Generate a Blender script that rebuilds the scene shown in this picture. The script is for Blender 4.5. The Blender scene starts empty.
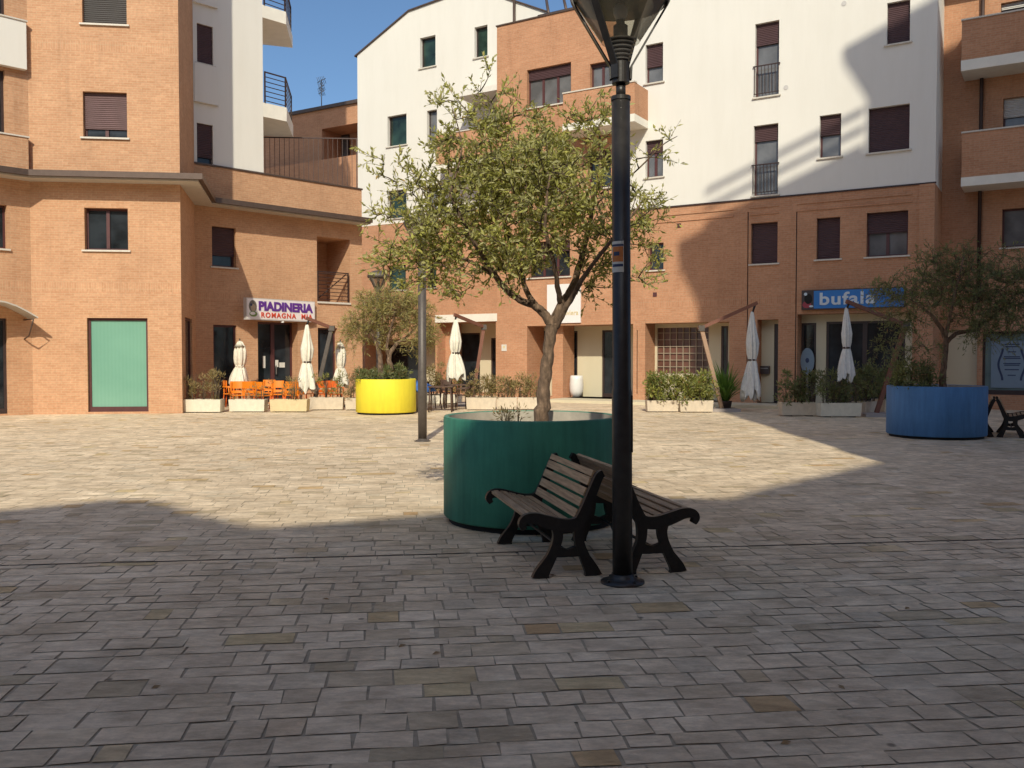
import bpy, bmesh, math, random
import numpy as np
from mathutils import Vector, Matrix, Quaternion

random.seed(11)
RNG = np.random.default_rng(7)
SC = bpy.context.scene
COL = SC.collection
R = math.radians
V = Vector

# ------------------------------------------------------------------ camera
EYE, FPX, PITCH = 1.6, 900.0, R(1.72)
cam_d = bpy.data.cameras.new('camera')
cam_d.sensor_width = 36.0
cam_d.lens = FPX / 1024 * 36
cam_d.clip_start, cam_d.clip_end = 0.05, 2000
cam = bpy.data.objects.new('camera', cam_d)
COL.objects.link(cam)
cam.location = (0, 0, EYE)
cam.rotation_euler = (R(90) - PITCH, 0, 0)
SC.camera = cam

def sight(x, y):
    """direction in which the photograph shows a point (used as a survey of the walls)"""
    a, b = (x - 512) / FPX, (384 - y) / FPX
    return V((a, math.cos(PITCH) + b * math.sin(PITCH), -math.sin(PITCH) + b * math.cos(PITCH)))

def on_ground(x, y, z=0.0):
    d = sight(x, y)
    t = (z - EYE) / d.z
    return V((d.x * t, d.y * t, z))

# ------------------------------------------------------------------ light
SUN_AZ, SUN_EL = R(2.2), R(37.5)
ld = V((math.sin(SUN_AZ) * math.cos(SUN_EL), math.cos(SUN_AZ) * math.cos(SUN_EL), -math.sin(SUN_EL)))
sun_d = bpy.data.lights.new('sun', 'SUN')
sun_d.energy, sun_d.angle, sun_d.color = 3.9, R(0.6), (1.0, 0.925, 0.82)
sun = bpy.data.objects.new('sun', sun_d)
COL.objects.link(sun)
sun.rotation_mode = 'QUATERNION'
sun.rotation_quaternion = ld.to_track_quat('-Z', 'Y')
sun.location = (0, -30, 40)
world = bpy.data.worlds.new('World')
SC.world = world
world.use_nodes = True
wn = world.node_tree
wn.nodes.clear()
sky = wn.nodes.new('ShaderNodeTexSky')
sky.sky_type = 'NISHITA'
sky.sun_disc = False
sky.sun_elevation, sky.sun_rotation = SUN_EL, R(180) + SUN_AZ
sky.air_density, sky.dust_density, sky.ozone_density = 0.82, 1.9, 6.0
bgn = wn.nodes.new('ShaderNodeBackground')
bgn.inputs['Strength'].default_value = 0.15
wo = wn.nodes.new('ShaderNodeOutputWorld')
wn.links.new(sky.outputs[0], bgn.inputs['Color'])
wn.links.new(bgn.outputs[0], wo.inputs['Surface'])
SC.view_settings.view_transform = 'Standard'
SC.view_settings.look = 'None'
SC.view_settings.gamma = 1
SC.view_settings.use_curve_mapping = False
SC.view_settings.exposure = 0.04
SC.view_settings.use_white_balance = True
SC.view_settings.white_balance_temperature = 6900
SC.view_settings.white_balance_tint = 2
SC.cycles.max_bounces = 6
SC.cycles.transparent_max_bounces = 8
SC.cycles.use_denoising = True

# ------------------------------------------------------------------ materials
def new_mat(name):
    m = bpy.data.materials.new(name)
    m.use_nodes = True
    nt = m.node_tree
    return m, nt, nt.nodes['Principled BSDF']

def N(nt, kind, **kw):
    n = nt.nodes.new(kind)
    for k, v in kw.items():
        if k.startswith('i_'):
            n.inputs[k[2:].replace('_', ' ')].default_value = v
        else:
            setattr(n, k, v)
    return n

def mixc(nt, fac, a, b, blend='MIX'):
    n = nt.nodes.new('ShaderNodeMix')
    n.data_type = 'RGBA'
    n.blend_type = blend
    for sock, val in ((n.inputs[0], fac), (n.inputs[6], a), (n.inputs[7], b)):
        if hasattr(val, 'is_output'):
            nt.links.new(val, sock)
        elif isinstance(val, (int, float)):
            sock.default_value = val
        else:
            sock.default_value = (*val, 1)
    return n.outputs[2]

def ramp(nt, src, p0, p1, c0=(0, 0, 0), c1=(1, 1, 1)):
    n = nt.nodes.new('ShaderNodeValToRGB')
    n.color_ramp.elements[0].position, n.color_ramp.elements[1].position = p0, p1
    n.color_ramp.elements[0].color, n.color_ramp.elements[1].color = (*c0, 1), (*c1, 1)
    nt.links.new(src, n.inputs[0])
    return n.outputs[0]

def bump(nt, bs, height, strength=0.3, dist=0.01):
    b = nt.nodes.new('ShaderNodeBump')
    b.inputs['Strength'].default_value = strength
    b.inputs['Distance'].default_value = dist
    nt.links.new(height, b.inputs['Height'])
    nt.links.new(b.outputs[0], bs.inputs['Normal'])

def mat_plain(name, col, rough=0.6, metal=0.0, var=0.12, scale=6.0, bmp=0.1, spec=0.5):
    m, nt, bs = new_mat(name)
    tc = N(nt, 'ShaderNodeTexCoord')
    no = N(nt, 'ShaderNodeTexNoise', i_Scale=scale, i_Detail=6.0, i_Roughness=0.65)
    nt.links.new(tc.outputs['Object'], no.inputs['Vector'])
    lo = tuple(c * (1 - var) for c in col)
    hi = tuple(min(1, c * (1 + var)) for c in col)
    nt.links.new(ramp(nt, no.outputs['Fac'], 0.3, 0.7, lo, hi), bs.inputs['Base Color'])
    bs.inputs['Roughness'].default_value = rough
    bs.inputs['Metallic'].default_value = metal
    bs.inputs['Specular IOR Level'].default_value = spec
    if bmp:
        bump(nt, bs, no.outputs['Fac'], bmp, 0.01)
    return m

def mat_brick(name, c1, c2, mortar, bands=()):
    m, nt, bs = new_mat(name)
    uv = N(nt, 'ShaderNodeUVMap')
    def brick(rot):
        b = N(nt, 'ShaderNodeTexBrick', i_Scale=1.0)
        b.offset = 0.5
        b.inputs['Mortar Size'].default_value = 0.007
        b.inputs['Mortar Smooth'].default_value = 0.2
        b.inputs['Bias'].default_value = 0.0
        b.inputs['Brick Width'].default_value = 0.25
        b.inputs['Row Height'].default_value = 0.066 if not rot else 0.25
        if rot:
            b.inputs['Brick Width'].default_value = 0.066
            b.offset = 0.0
        b.inputs['Color1'].default_value = (*c1, 1)
        b.inputs['Color2'].default_value = (*c2, 1)
        b.inputs['Mortar'].default_value = (*mortar, 1)
        nt.links.new(uv.outputs[0], b.inputs['Vector'])
        return b
    b1 = brick(False)
    col, fac = b1.outputs['Color'], b1.outputs['Fac']
    if bands:
        b2 = brick(True)
        sep = N(nt, 'ShaderNodeSeparateXYZ')
        nt.links.new(uv.outputs[0], sep.inputs[0])
        acc = None
        for zb in bands:
            c = N(nt, 'ShaderNodeMath', operation='COMPARE')
            c.inputs[1].default_value = zb
            c.inputs[2].default_value = 0.125
            nt.links.new(sep.outputs[1], c.inputs[0])
            if acc is None:
                acc = c.outputs[0]
            else:
                a = N(nt, 'ShaderNodeMath', operation='MAXIMUM')
                nt.links.new(acc, a.inputs[0])
                nt.links.new(c.outputs[0], a.inputs[1])
                acc = a.outputs[0]
        col = mixc(nt, acc, col, b2.outputs['Color'])
    no = N(nt, 'ShaderNodeTexNoise', i_Scale=0.9, i_Detail=8.0, i_Roughness=0.7)
    nt.links.new(uv.outputs[0], no.inputs['Vector'])
    col = mixc(nt, 0.7, col, ramp(nt, no.outputs['Fac'], 0.34, 0.64, (0.80, 0.77, 0.76), (1.04, 1.03, 1.03)), 'MULTIPLY')
    mps = N(nt, 'ShaderNodeMapping')
    mps.inputs['Scale'].default_value = (2.2, 0.16, 1)
    nt.links.new(uv.outputs[0], mps.inputs[0])
    nst = N(nt, 'ShaderNodeTexNoise', i_Scale=1.0, i_Detail=8.0, i_Roughness=0.7)
    nt.links.new(mps.outputs[0], nst.inputs['Vector'])
    col = mixc(nt, 0.5, col, ramp(nt, nst.outputs['Fac'], 0.55, 0.72, (1, 1, 1), (0.70, 0.67, 0.66)), 'MULTIPLY')
    no2 = N(nt, 'ShaderNodeTexNoise', i_Scale=14.0, i_Detail=4.0)
    nt.links.new(uv.outputs[0], no2.inputs['Vector'])
    col = mixc(nt, 0.5, col, ramp(nt, no2.outputs['Fac'], 0.3, 0.7, (0.75, 0.72, 0.7), (1.08, 1.08, 1.1)), 'MULTIPLY')
    nt.links.new(col, bs.inputs['Base Color'])
    bs.inputs['Roughness'].default_value = 0.9
    bs.inputs['Specular IOR Level'].default_value = 0.25
    inv = N(nt, 'ShaderNodeMath', operation='SUBTRACT')
    inv.inputs[0].default_value = 1.0
    nt.links.new(fac, inv.inputs[1])
    bump(nt, bs, inv.outputs[0], 0.5, 0.006)
    return m

def mat_plaster(name, col, stain=(0.80, 0.78, 0.74)):
    m, nt, bs = new_mat(name)
    uv = N(nt, 'ShaderNodeUVMap')
    mp = N(nt, 'ShaderNodeMapping')
    mp.inputs['Scale'].default_value = (1.6, 0.22, 1)
    nt.links.new(uv.outputs[0], mp.inputs[0])
    no = N(nt, 'ShaderNodeTexNoise', i_Scale=1.3, i_Detail=9.0, i_Roughness=0.7)
    nt.links.new(mp.outputs[0], no.inputs['Vector'])
    no2 = N(nt, 'ShaderNodeTexNoise', i_Scale=0.35, i_Detail=5.0)
    nt.links.new(uv.outputs[0], no2.inputs['Vector'])
    c = mixc(nt, 0.22, col, ramp(nt, no.outputs['Fac'], 0.42, 0.72, (1, 1, 1), stain), 'MULTIPLY')
    c = mixc(nt, 0.45, c, ramp(nt, no2.outputs['Fac'], 0.35, 0.7, (0.93, 0.93, 0.92), (1, 1, 1)), 'MULTIPLY')
    nt.links.new(c, bs.inputs['Base Color'])
    bs.inputs['Roughness'].default_value = 0.92
    bs.inputs['Specular IOR Level'].default_value = 0.2
    fine = N(nt, 'ShaderNodeTexNoise', i_Scale=60.0, i_Detail=3.0)
    nt.links.new(uv.outputs[0], fine.inputs['Vector'])
    bump(nt, bs, fine.outputs['Fac'], 0.15, 0.005)
    return m

def mat_shutter(name, col):
    m, nt, bs = new_mat(name)
    uv = N(nt, 'ShaderNodeUVMap')
    w = N(nt, 'ShaderNodeTexWave', wave_type='BANDS', bands_direction='Y', i_Scale=5.7, i_Distortion=0.0)
    nt.links.new(uv.outputs[0], w.inputs['Vector'])
    no = N(nt, 'ShaderNodeTexNoise', i_Scale=4.0, i_Detail=4.0)
    nt.links.new(uv.outputs[0], no.inputs['Vector'])
    c = mixc(nt, 0.5, col, ramp(nt, no.outputs['Fac'], 0.3, 0.7, (0.75, 0.75, 0.75), (1.1, 1.1, 1.1)), 'MULTIPLY')
    nt.links.new(c, bs.inputs['Base Color'])
    bs.inputs['Roughness'].default_value = 0.6
    bump(nt, bs, w.outputs['Fac'], 0.9, 0.02)
    return m

def mat_glass(name, col=(0.02, 0.025, 0.03), rough=0.06, var=0.5):
    m, nt, bs = new_mat(name)
    tc = N(nt, 'ShaderNodeTexCoord')
    no = N(nt, 'ShaderNodeTexNoise', i_Scale=1.7, i_Detail=4.0)
    nt.links.new(tc.outputs['Object'], no.inputs['Vector'])
    c = ramp(nt, no.outputs['Fac'], 0.35, 0.65, tuple(k * (1 - var) for k in col), tuple(k * (1 + var) for k in col))
    nt.links.new(c, bs.inputs['Base Color'])
    bs.inputs['Roughness'].default_value = rough
    bs.inputs['IOR'].default_value = 1.5
    bump(nt, bs, no.outputs['Fac'], 0.04, 0.02)
    return m

def mat_wood(name, c1, c2):
    m, nt, bs = new_mat(name)
    tc = N(nt, 'ShaderNodeTexCoord')
    mp = N(nt, 'ShaderNodeMapping')
    mp.inputs['Scale'].default_value = (30, 1.6, 30)
    nt.links.new(tc.outputs['Object'], mp.inputs[0])
    no = N(nt, 'ShaderNodeTexNoise', i_Scale=2.0, i_Detail=7.0, i_Roughness=0.6)
    nt.links.new(mp.outputs[0], no.inputs['Vector'])
    nt.links.new(ramp(nt, no.outputs['Fac'], 0.3, 0.7, c1, c2), bs.inputs['Base Color'])
    bs.inputs['Roughness'].default_value = 0.65
    bump(nt, bs, no.outputs['Fac'], 0.25, 0.004)
    return m

def mat_bark(name):
    m, nt, bs = new_mat(name)
    tc = N(nt, 'ShaderNodeTexCoord')
    mp = N(nt, 'ShaderNodeMapping')
    mp.inputs['Scale'].default_value = (1, 1, 0.4)
    nt.links.new(tc.outputs['Object'], mp.inputs[0])
    no = N(nt, 'ShaderNodeTexNoise', i_Scale=22.0, i_Detail=8.0, i_Roughness=0.7)
    nt.links.new(mp.outputs[0], no.inputs['Vector'])
    vo = N(nt, 'ShaderNodeTexVoronoi', i_Scale=26.0)
    nt.links.new(mp.outputs[0], vo.inputs['Vector'])
    c = ramp(nt, no.outputs['Fac'], 0.32, 0.7, (0.09, 0.058, 0.04), (0.40, 0.27, 0.185))
    c = mixc(nt, 0.5, c, ramp(nt, vo.outputs['Distance'], 0.0, 0.5, (1.1, 1.05, 1), (0.4, 0.38, 0.36)), 'MULTIPLY')
    nt.links.new(c, bs.inputs['Base Color'])
    bs.inputs['Roughness'].default_value = 0.95
    bump(nt, bs, no.outputs['Fac'], 0.9, 0.03)
    return m

def mat_leaf(name, dark, light, back, dry=(0.25, 0.17, 0.06), transl=0.3):
    m, nt, bs = new_mat(name)
    at = N(nt, 'ShaderNodeAttribute', attribute_name='tone')
    rp = nt.nodes.new('ShaderNodeValToRGB')
    els = rp.color_ramp.elements
    els[0].position, els[0].color = 0.0, (*dark, 1)
    els[1].position, els[1].color = 0.86, (*light, 1)
    e = els.new(1.0)
    e.color = (*dry, 1)
    nt.links.new(at.outputs['Fac'], rp.inputs[0])
    ge = N(nt, 'ShaderNodeNewGeometry')
    c = mixc(nt, ge.outputs['Backfacing'], rp.outputs[0], mixc(nt, 0.55, rp.outputs[0], back))
    nt.links.new(c, bs.inputs['Base Color'])
    bs.inputs['Roughness'].default_value = 0.5
    bs.inputs['Specular IOR Level'].default_value = 0.4
    tr = N(nt, 'ShaderNodeBsdfTranslucent')
    nt.links.new(mixc(nt, 0.5, rp.outputs[0], light), tr.inputs['Color'])
    mx = N(nt, 'ShaderNodeMixShader')
    mx.inputs[0].default_value = transl
    nt.links.new(bs.outputs[0], mx.inputs[1])
    nt.links.new(tr.outputs[0], mx.inputs[2])
    nt.links.new(mx.outputs[0], nt.nodes['Material Output'].inputs['Surface'])
    return m

def mat_paver(name):
    m, nt, bs = new_mat(name)
    at = N(nt, 'ShaderNodeAttribute', attribute_name='tone')
    rp = nt.nodes.new('ShaderNodeValToRGB')
    cr = rp.color_ramp
    cr.elements[0].position, cr.elements[0].color = 0.0, (0.60, 0.49, 0.34, 1)
    cr.elements[1].position, cr.elements[1].color = 1.0, (0.66, 0.44, 0.24, 1)
    for p, c in ((0.2, (0.77, 0.62, 0.45)), (0.35, (0.81, 0.665, 0.50)), (0.5, (0.85, 0.69, 0.51)), (0.64, (0.88, 0.73, 0.555)),
                 (0.72, (0.72, 0.61, 0.46)), (0.80, (0.76, 0.645, 0.50)), (0.87, (0.78, 0.61, 0.44)), (0.94, (0.72, 0.57, 0.34))):
        e = cr.elements.new(p)
        e.color = (*c, 1)
    nt.links.new(at.outputs['Fac'], rp.inputs[0])
    tc = N(nt, 'ShaderNodeTexCoord')
    # every stone has its own grain: the pattern is shifted by the stone's tone
    cx = N(nt, 'ShaderNodeCombineXYZ')
    ml = N(nt, 'ShaderNodeMath', operation='MULTIPLY')
    ml.inputs[1].default_value = 91.7
    nt.links.new(at.outputs['Fac'], ml.inputs[0])
    nt.links.new(ml.outputs[0], cx.inputs[2])
    ad = N(nt, 'ShaderNodeVectorMath', operation='ADD')
    nt.links.new(tc.outputs['Object'], ad.inputs[0])
    nt.links.new(cx.outputs[0], ad.inputs[1])
    mp = N(nt, 'ShaderNodeMapping')
    mp.inputs['Scale'].default_value = (0.6, 1.5, 1)
    nt.links.new(ad.outputs[0], mp.inputs[0])
    no = N(nt, 'ShaderNodeTexNoise', i_Scale=7.0, i_Detail=12.0, i_Roughness=0.78)
    nt.links.new(mp.outputs[0], no.inputs['Vector'])
    mid = N(nt, 'ShaderNodeTexNoise', i_Scale=2.2, i_Detail=8.0, i_Roughness=0.7)
    nt.links.new(tc.outputs['Object'], mid.inputs['Vector'])
    big = N(nt, 'ShaderNodeTexNoise', i_Scale=0.35, i_Detail=6.0, i_Roughness=0.6)
    nt.links.new(tc.outputs['Object'], big.inputs['Vector'])
    c = mixc(nt, 0.8, rp.outputs[0], ramp(nt, no.outputs['Fac'], 0.38, 0.63, (0.66, 0.64, 0.61), (1.14, 1.14, 1.12)), 'MULTIPLY')
    c = mixc(nt, 0.8, c, ramp(nt, mid.outputs['Fac'], 0.38, 0.60, (0.76, 0.74, 0.70), (1.10, 1.10, 1.08)), 'MULTIPLY')
    c = mixc(nt, 0.7, c, ramp(nt, big.outputs['Fac'], 0.3, 0.7, (0.76, 0.73, 0.70), (1.12, 1.11, 1.10)), 'MULTIPLY')
    # small dark gum spots trodden into the stone
    vo = N(nt, 'ShaderNodeTexVoronoi', i_Scale=1.7, feature='F1')
    vo.inputs['Randomness'].default_value = 1.0
    nt.links.new(tc.outputs['Object'], vo.inputs['Vector'])
    c = mixc(nt, ramp(nt, vo.outputs['Distance'], 0.022, 0.04, (0.7, 0.7, 0.7), (0, 0, 0)), c, (0.07, 0.06, 0.05))
    nt.links.new(c, bs.inputs['Base Color'])
    bs.inputs['Roughness'].default_value = 0.72
    bs.inputs['Specular IOR Level'].default_value = 0.35
    bump(nt, bs, no.outputs['Fac'], 0.8, 0.016)
    return m

M = {}
M['brick'] = mat_brick('light orange brick', (0.60, 0.345, 0.205), (0.535, 0.29, 0.165), (0.58, 0.40, 0.25), bands=(3.55, 10.2))
M['brick_red'] = mat_brick('warm red orange brick', (0.555, 0.29, 0.17), (0.495, 0.245, 0.14), (0.50, 0.33, 0.21), bands=(3.45,))
M['plaster'] = mat_plaster('ivory wall plaster', (0.745, 0.715, 0.665))
M['cream'] = mat_plaster('cream plaster', (0.62, 0.55, 0.40))
M['white_paint'] = mat_plain('white painted concrete', (0.76, 0.72, 0.64), 0.8, var=0.06, scale=3)
M['marble'] = mat_plain('pale stone sill', (0.60, 0.55, 0.48), 0.6, var=0.1, scale=20)
M['lattice'] = mat_plain('weathered pale lattice', (0.34, 0.27, 0.20), 0.7)
M['frame_red'] = mat_plain('dark red brown lacquered frame', (0.085, 0.028, 0.028), 0.45, var=0.15)
M['frame_dark'] = mat_plain('dark brown frame', (0.045, 0.028, 0.026), 0.45, var=0.2)
M['shutter'] = mat_shutter('mauve brown roller shutter', (0.135, 0.075, 0.075))
M['shutter_dark'] = mat_shutter('dark burgundy roller shutter', (0.07, 0.032, 0.036))
M['shutter_grey'] = mat_shutter('dark grey roller blind', (0.055, 0.048, 0.045))
M['shutter_white'] = mat_shutter('white roller shutter', (0.6, 0.58, 0.55))
M['glass'] = mat_glass('dark window glass')
M['glass_green'] = mat_glass('dark green tinted window', (0.02, 0.04, 0.03))
M['glass_grey'] = mat_glass('window glass over grey curtain', (0.13, 0.13, 0.135), 0.12, 0.25)
def mat_curtain():
    m, nt, bs = new_mat('shop glass over mint curtain')
    uv = N(nt, 'ShaderNodeUVMap')
    w = N(nt, 'ShaderNodeTexWave', wave_type='BANDS', bands_direction='X', i_Scale=3.2, i_Distortion=1.5, i_Detail=3.0)
    nt.links.new(uv.outputs[0], w.inputs['Vector'])
    no = N(nt, 'ShaderNodeTexNoise', i_Scale=0.8, i_Detail=4.0)
    nt.links.new(uv.outputs[0], no.inputs['Vector'])
    c = ramp(nt, w.outputs['Fac'], 0.0, 1.0, (0.172, 0.355, 0.268), (0.18, 0.368, 0.28))
    c = mixc(nt, 0.5, c, ramp(nt, no.outputs['Fac'], 0.35, 0.65, (0.85, 0.88, 0.88), (1.1, 1.06, 1.05)), 'MULTIPLY')
    nt.links.new(c, bs.inputs['Base Color'])
    bs.inputs['Roughness'].default_value = 0.12
    return m
M['glass_mint'] = mat_curtain()
M['glass_poster'] = mat_glass('shop glass teal tint', (0.16, 0.22, 0.22), 0.15, 0.15)
M['gutter'] = mat_plain('brown metal gutter', (0.11, 0.075, 0.06), 0.45, metal=0.4, var=0.15)
M['soffit'] = mat_plain('pale grey soffit board', (0.50, 0.46, 0.41), 0.8, var=0.06)
M['roof_tile'] = mat_plain('terracotta roof', (0.28, 0.12, 0.07), 0.85, var=0.3, scale=9)
M['rail'] = mat_plain('dark brown iron railing', (0.05, 0.028, 0.024), 0.5, metal=0.3, var=0.2)
M['iron'] = mat_plain('black cast iron', (0.016, 0.015, 0.015), 0.5, metal=0.2, var=0.3, scale=30)
M['pole'] = mat_plain('black lamp post paint', (0.030, 0.027, 0.026), 0.4, metal=0.1, var=0.3, scale=14)
M['louvre'] = mat_plain('worn grey louvre metal', (0.22, 0.21, 0.20), 0.4, metal=0.4, var=0.2, scale=20)
M['pole_grey'] = mat_plain('grey brown lamp post paint', (0.10, 0.083, 0.072), 0.5, metal=0.2, var=0.2, scale=10)
M['slat'] = mat_wood('worn brown bench slats', (0.18, 0.12, 0.075), (0.48, 0.33, 0.20))
M['slat_back'] = mat_wood('worn pale brown back slats', (0.25, 0.155, 0.085), (0.62, 0.41, 0.24))
M['wood_red'] = mat_wood('reddish varnished parasol timber', (0.13, 0.045, 0.03), (0.24, 0.10, 0.06))
M['wood_pale'] = mat_wood('pale varnished parasol timber', (0.28, 0.16, 0.10), (0.45, 0.30, 0.20))
M['canvas'] = mat_plain('cream parasol canvas', (0.74, 0.69, 0.58), 0.9, var=0.12, scale=9, bmp=0.5)
M['canvas_grey'] = mat_plain('greyish white parasol canvas', (0.66, 0.65, 0.62), 0.9, var=0.12, scale=9, bmp=0.5)
def mat_paint(name, col, dirt=0.5):
    m, nt, bs = new_mat(name)
    tc = N(nt, 'ShaderNodeTexCoord')
    mp = N(nt, 'ShaderNodeMapping')
    mp.inputs['Scale'].default_value = (7, 7, 0.7)
    nt.links.new(tc.outputs['Object'], mp.inputs[0])
    st = N(nt, 'ShaderNodeTexNoise', i_Scale=1.0, i_Detail=9.0, i_Roughness=0.7)
    nt.links.new(mp.outputs[0], st.inputs['Vector'])
    pa = N(nt, 'ShaderNodeTexNoise', i_Scale=1.6, i_Detail=7.0, i_Roughness=0.65)
    nt.links.new(tc.outputs['Object'], pa.inputs['Vector'])
    mp2 = N(nt, 'ShaderNodeMapping')
    mp2.inputs['Scale'].default_value = (16, 16, 5)
    nt.links.new(tc.outputs['Object'], mp2.inputs[0])
    chp = N(nt, 'ShaderNodeTexNoise', i_Scale=1.0, i_Detail=5.0, i_Roughness=0.6)
    nt.links.new(mp2.outputs[0], chp.inputs['Vector'])
    c = mixc(nt, dirt, col, ramp(nt, st.outputs['Fac'], 0.36, 0.62, (0.62, 0.62, 0.62), (1.12, 1.12, 1.12)), 'MULTIPLY')
    c = mixc(nt, dirt, c, ramp(nt, pa.outputs['Fac'], 0.35, 0.65, (0.75, 0.76, 0.78), (1.15, 1.13, 1.1)), 'MULTIPLY')
    c = mixc(nt, ramp(nt, chp.outputs['Fac'], 0.69, 0.73, (0, 0, 0), (dirt, dirt, dirt)), c, tuple(k * 0.3 for k in col))
    nt.links.new(c, bs.inputs['Base Color'])
    bs.inputs['Roughness'].default_value = 0.62
    bs.inputs['Specular IOR Level'].default_value = 0.35
    bump(nt, bs, pa.outputs['Fac'], 0.25, 0.02)
    return m
M['teal'] = mat_paint('teal green planter paint', (0.050, 0.245, 0.17), 0.7)
M['teal_rim'] = mat_paint('worn green rim paint', (0.085, 0.26, 0.19), 0.7)
M['yellow'] = mat_paint('bright yellow planter paint', (0.80, 0.67, 0.05), 0.22)
M['blue'] = mat_paint('blue planter paint', (0.075, 0.205, 0.43), 0.5)
M['inner'] = mat_plain('pale planter lining', (0.42, 0.38, 0.32), 0.8, var=0.2)
M['black'] = mat_plain('black recessed plinth', (0.012, 0.012, 0.012), 0.9)
M['soil'] = mat_plain('dry soil', (0.12, 0.085, 0.06), 0.95, var=0.4, scale=25, bmp=0.8)
M['box'] = mat_plain('pale cast concrete trough', (0.58, 0.49, 0.38), 0.85, var=0.12, scale=7)
M['box_white'] = mat_plain('cream cast concrete trough', (0.66, 0.60, 0.48), 0.85, var=0.1, scale=7)
M['box_yellow'] = mat_plain('yellowish concrete trough', (0.62, 0.50, 0.30), 0.85, var=0.1, scale=7)
M['bark'] = mat_bark('olive bark')
M['twig'] = mat_plain('thin twig bark', (0.11, 0.08, 0.055), 0.9, var=0.3, scale=30)
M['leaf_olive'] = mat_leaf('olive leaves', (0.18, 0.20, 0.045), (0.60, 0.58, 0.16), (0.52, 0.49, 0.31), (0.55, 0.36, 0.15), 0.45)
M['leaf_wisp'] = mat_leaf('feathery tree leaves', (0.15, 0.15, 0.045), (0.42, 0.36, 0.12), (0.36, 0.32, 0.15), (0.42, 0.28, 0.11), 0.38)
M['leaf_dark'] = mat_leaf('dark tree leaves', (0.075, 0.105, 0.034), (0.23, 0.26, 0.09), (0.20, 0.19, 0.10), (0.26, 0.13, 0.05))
M['leaf_hedge'] = mat_leaf('photinia hedge leaves', (0.07, 0.11, 0.022), (0.34, 0.34, 0.075), (0.28, 0.27, 0.10), (0.42, 0.17, 0.07))
M['leaf_dry'] = mat_leaf('dry shrub leaves', (0.13, 0.115, 0.04), (0.38, 0.30, 0.12), (0.33, 0.26, 0.13), (0.44, 0.22, 0.13))
M['leaf_lush'] = mat_leaf('lush strap leaves', (0.03, 0.10, 0.014), (0.13, 0.28, 0.035), (0.14, 0.24, 0.05), (0.2, 0.3, 0.06))
M['paver'] = mat_paver('worn stone pavers')
M['mortar'] = mat_plain('dirty paving joints', (0.42, 0.345, 0.25), 0.95, var=0.3, scale=8, bmp=0.4)
M['asphalt'] = mat_plain('far ground', (0.5, 0.43, 0.33), 0.95, var=0.2, scale=0.3)
M['orange'] = mat_plain('orange plastic', (0.80, 0.22, 0.015), 0.4, var=0.06)
M['orange_deep'] = mat_plain('red orange plastic', (0.66, 0.12, 0.015), 0.4, var=0.06)
M['steel'] = mat_plain('dull steel tube', (0.30, 0.29, 0.28), 0.4, metal=0.7, var=0.1)
M['wicker'] = mat_plain('dark brown cafe furniture', (0.085, 0.045, 0.03), 0.6, var=0.3, scale=30)
M['sign_white'] = mat_plain('white acrylic sign face', (0.80, 0.75, 0.74), 0.35, var=0.03)
M['sign_box'] = mat_plain('grey sign casing', (0.55, 0.52, 0.50), 0.5, var=0.05)
M['violet'] = mat_plain('violet lettering', (0.115, 0.03, 0.26), 0.4, var=0.05)
M['red'] = mat_plain('red lettering', (0.62, 0.07, 0.035), 0.4, var=0.05)
M['sign_blue'] = mat_plain('blue sign face', (0.02, 0.17, 0.50), 0.35, var=0.06)
M['letter_pale'] = mat_plain('pale grey lettering', (0.55, 0.62, 0.68), 0.4, var=0.05)
M['gold'] = mat_plain('pale gold lettering', (0.62, 0.52, 0.30), 0.5, var=0.05)
M['figure_hair'] = mat_plain('grey brown emblem print', (0.17, 0.155, 0.13), 0.5)
M['figure_skin'] = mat_plain('tan emblem print', (0.42, 0.33, 0.23), 0.5)
M['figure_green'] = mat_plain('green emblem print', (0.17, 0.26, 0.08), 0.5)
M['maroon'] = mat_plain('dark red emblem print', (0.30, 0.03, 0.05), 0.5)
M['paper'] = mat_plain('printed paper', (0.62, 0.60, 0.55), 0.7, var=0.05)
M['paper_blue'] = mat_plain('blue grey printed paper', (0.20, 0.26, 0.32), 0.7, var=0.05)
M['paper_orange'] = mat_plain('orange print', (0.52, 0.17, 0.045), 0.7, var=0.2, scale=40)
M['ink'] = mat_plain('dark blue ink', (0.035, 0.05, 0.11), 0.7)
M['cloth_blue'] = mat_plain('blue cloth', (0.05, 0.14, 0.42), 0.9, var=0.3, scale=20, bmp=0.5)
M['tub_grey'] = mat_plain('grey plastic', (0.33, 0.29, 0.28), 0.6, var=0.08)
M['white_glaze'] = mat_plain('white glazed pot', (0.74, 0.71, 0.68), 0.35, var=0.04)

def mat_lantern():
    m, nt, bs = new_mat('smoked clear lantern glass')
    bs.inputs['Base Color'].default_value = (0.30, 0.27, 0.22, 1)
    bs.inputs['Roughness'].default_value = 0.12
    tr = N(nt, 'ShaderNodeBsdfTransparent')
    tr.inputs['Color'].default_value = (0.72, 0.70, 0.64, 1)
    mx = N(nt, 'ShaderNodeMixShader')
    lw = N(nt, 'ShaderNodeLayerWeight', i_Blend=0.35)
    nt.links.new(ramp(nt, lw.outputs['Fresnel'], 0.0, 1.0, (0.16, 0.16, 0.16), (0.8, 0.8, 0.8)), mx.inputs[0])
    nt.links.new(tr.outputs[0], mx.inputs[1])
    nt.links.new(bs.outputs[0], mx.inputs[2])
    nt.links.new(mx.outputs[0], nt.nodes['Material Output'].inputs['Surface'])
    return m
M['lantern'] = mat_lantern()

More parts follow.
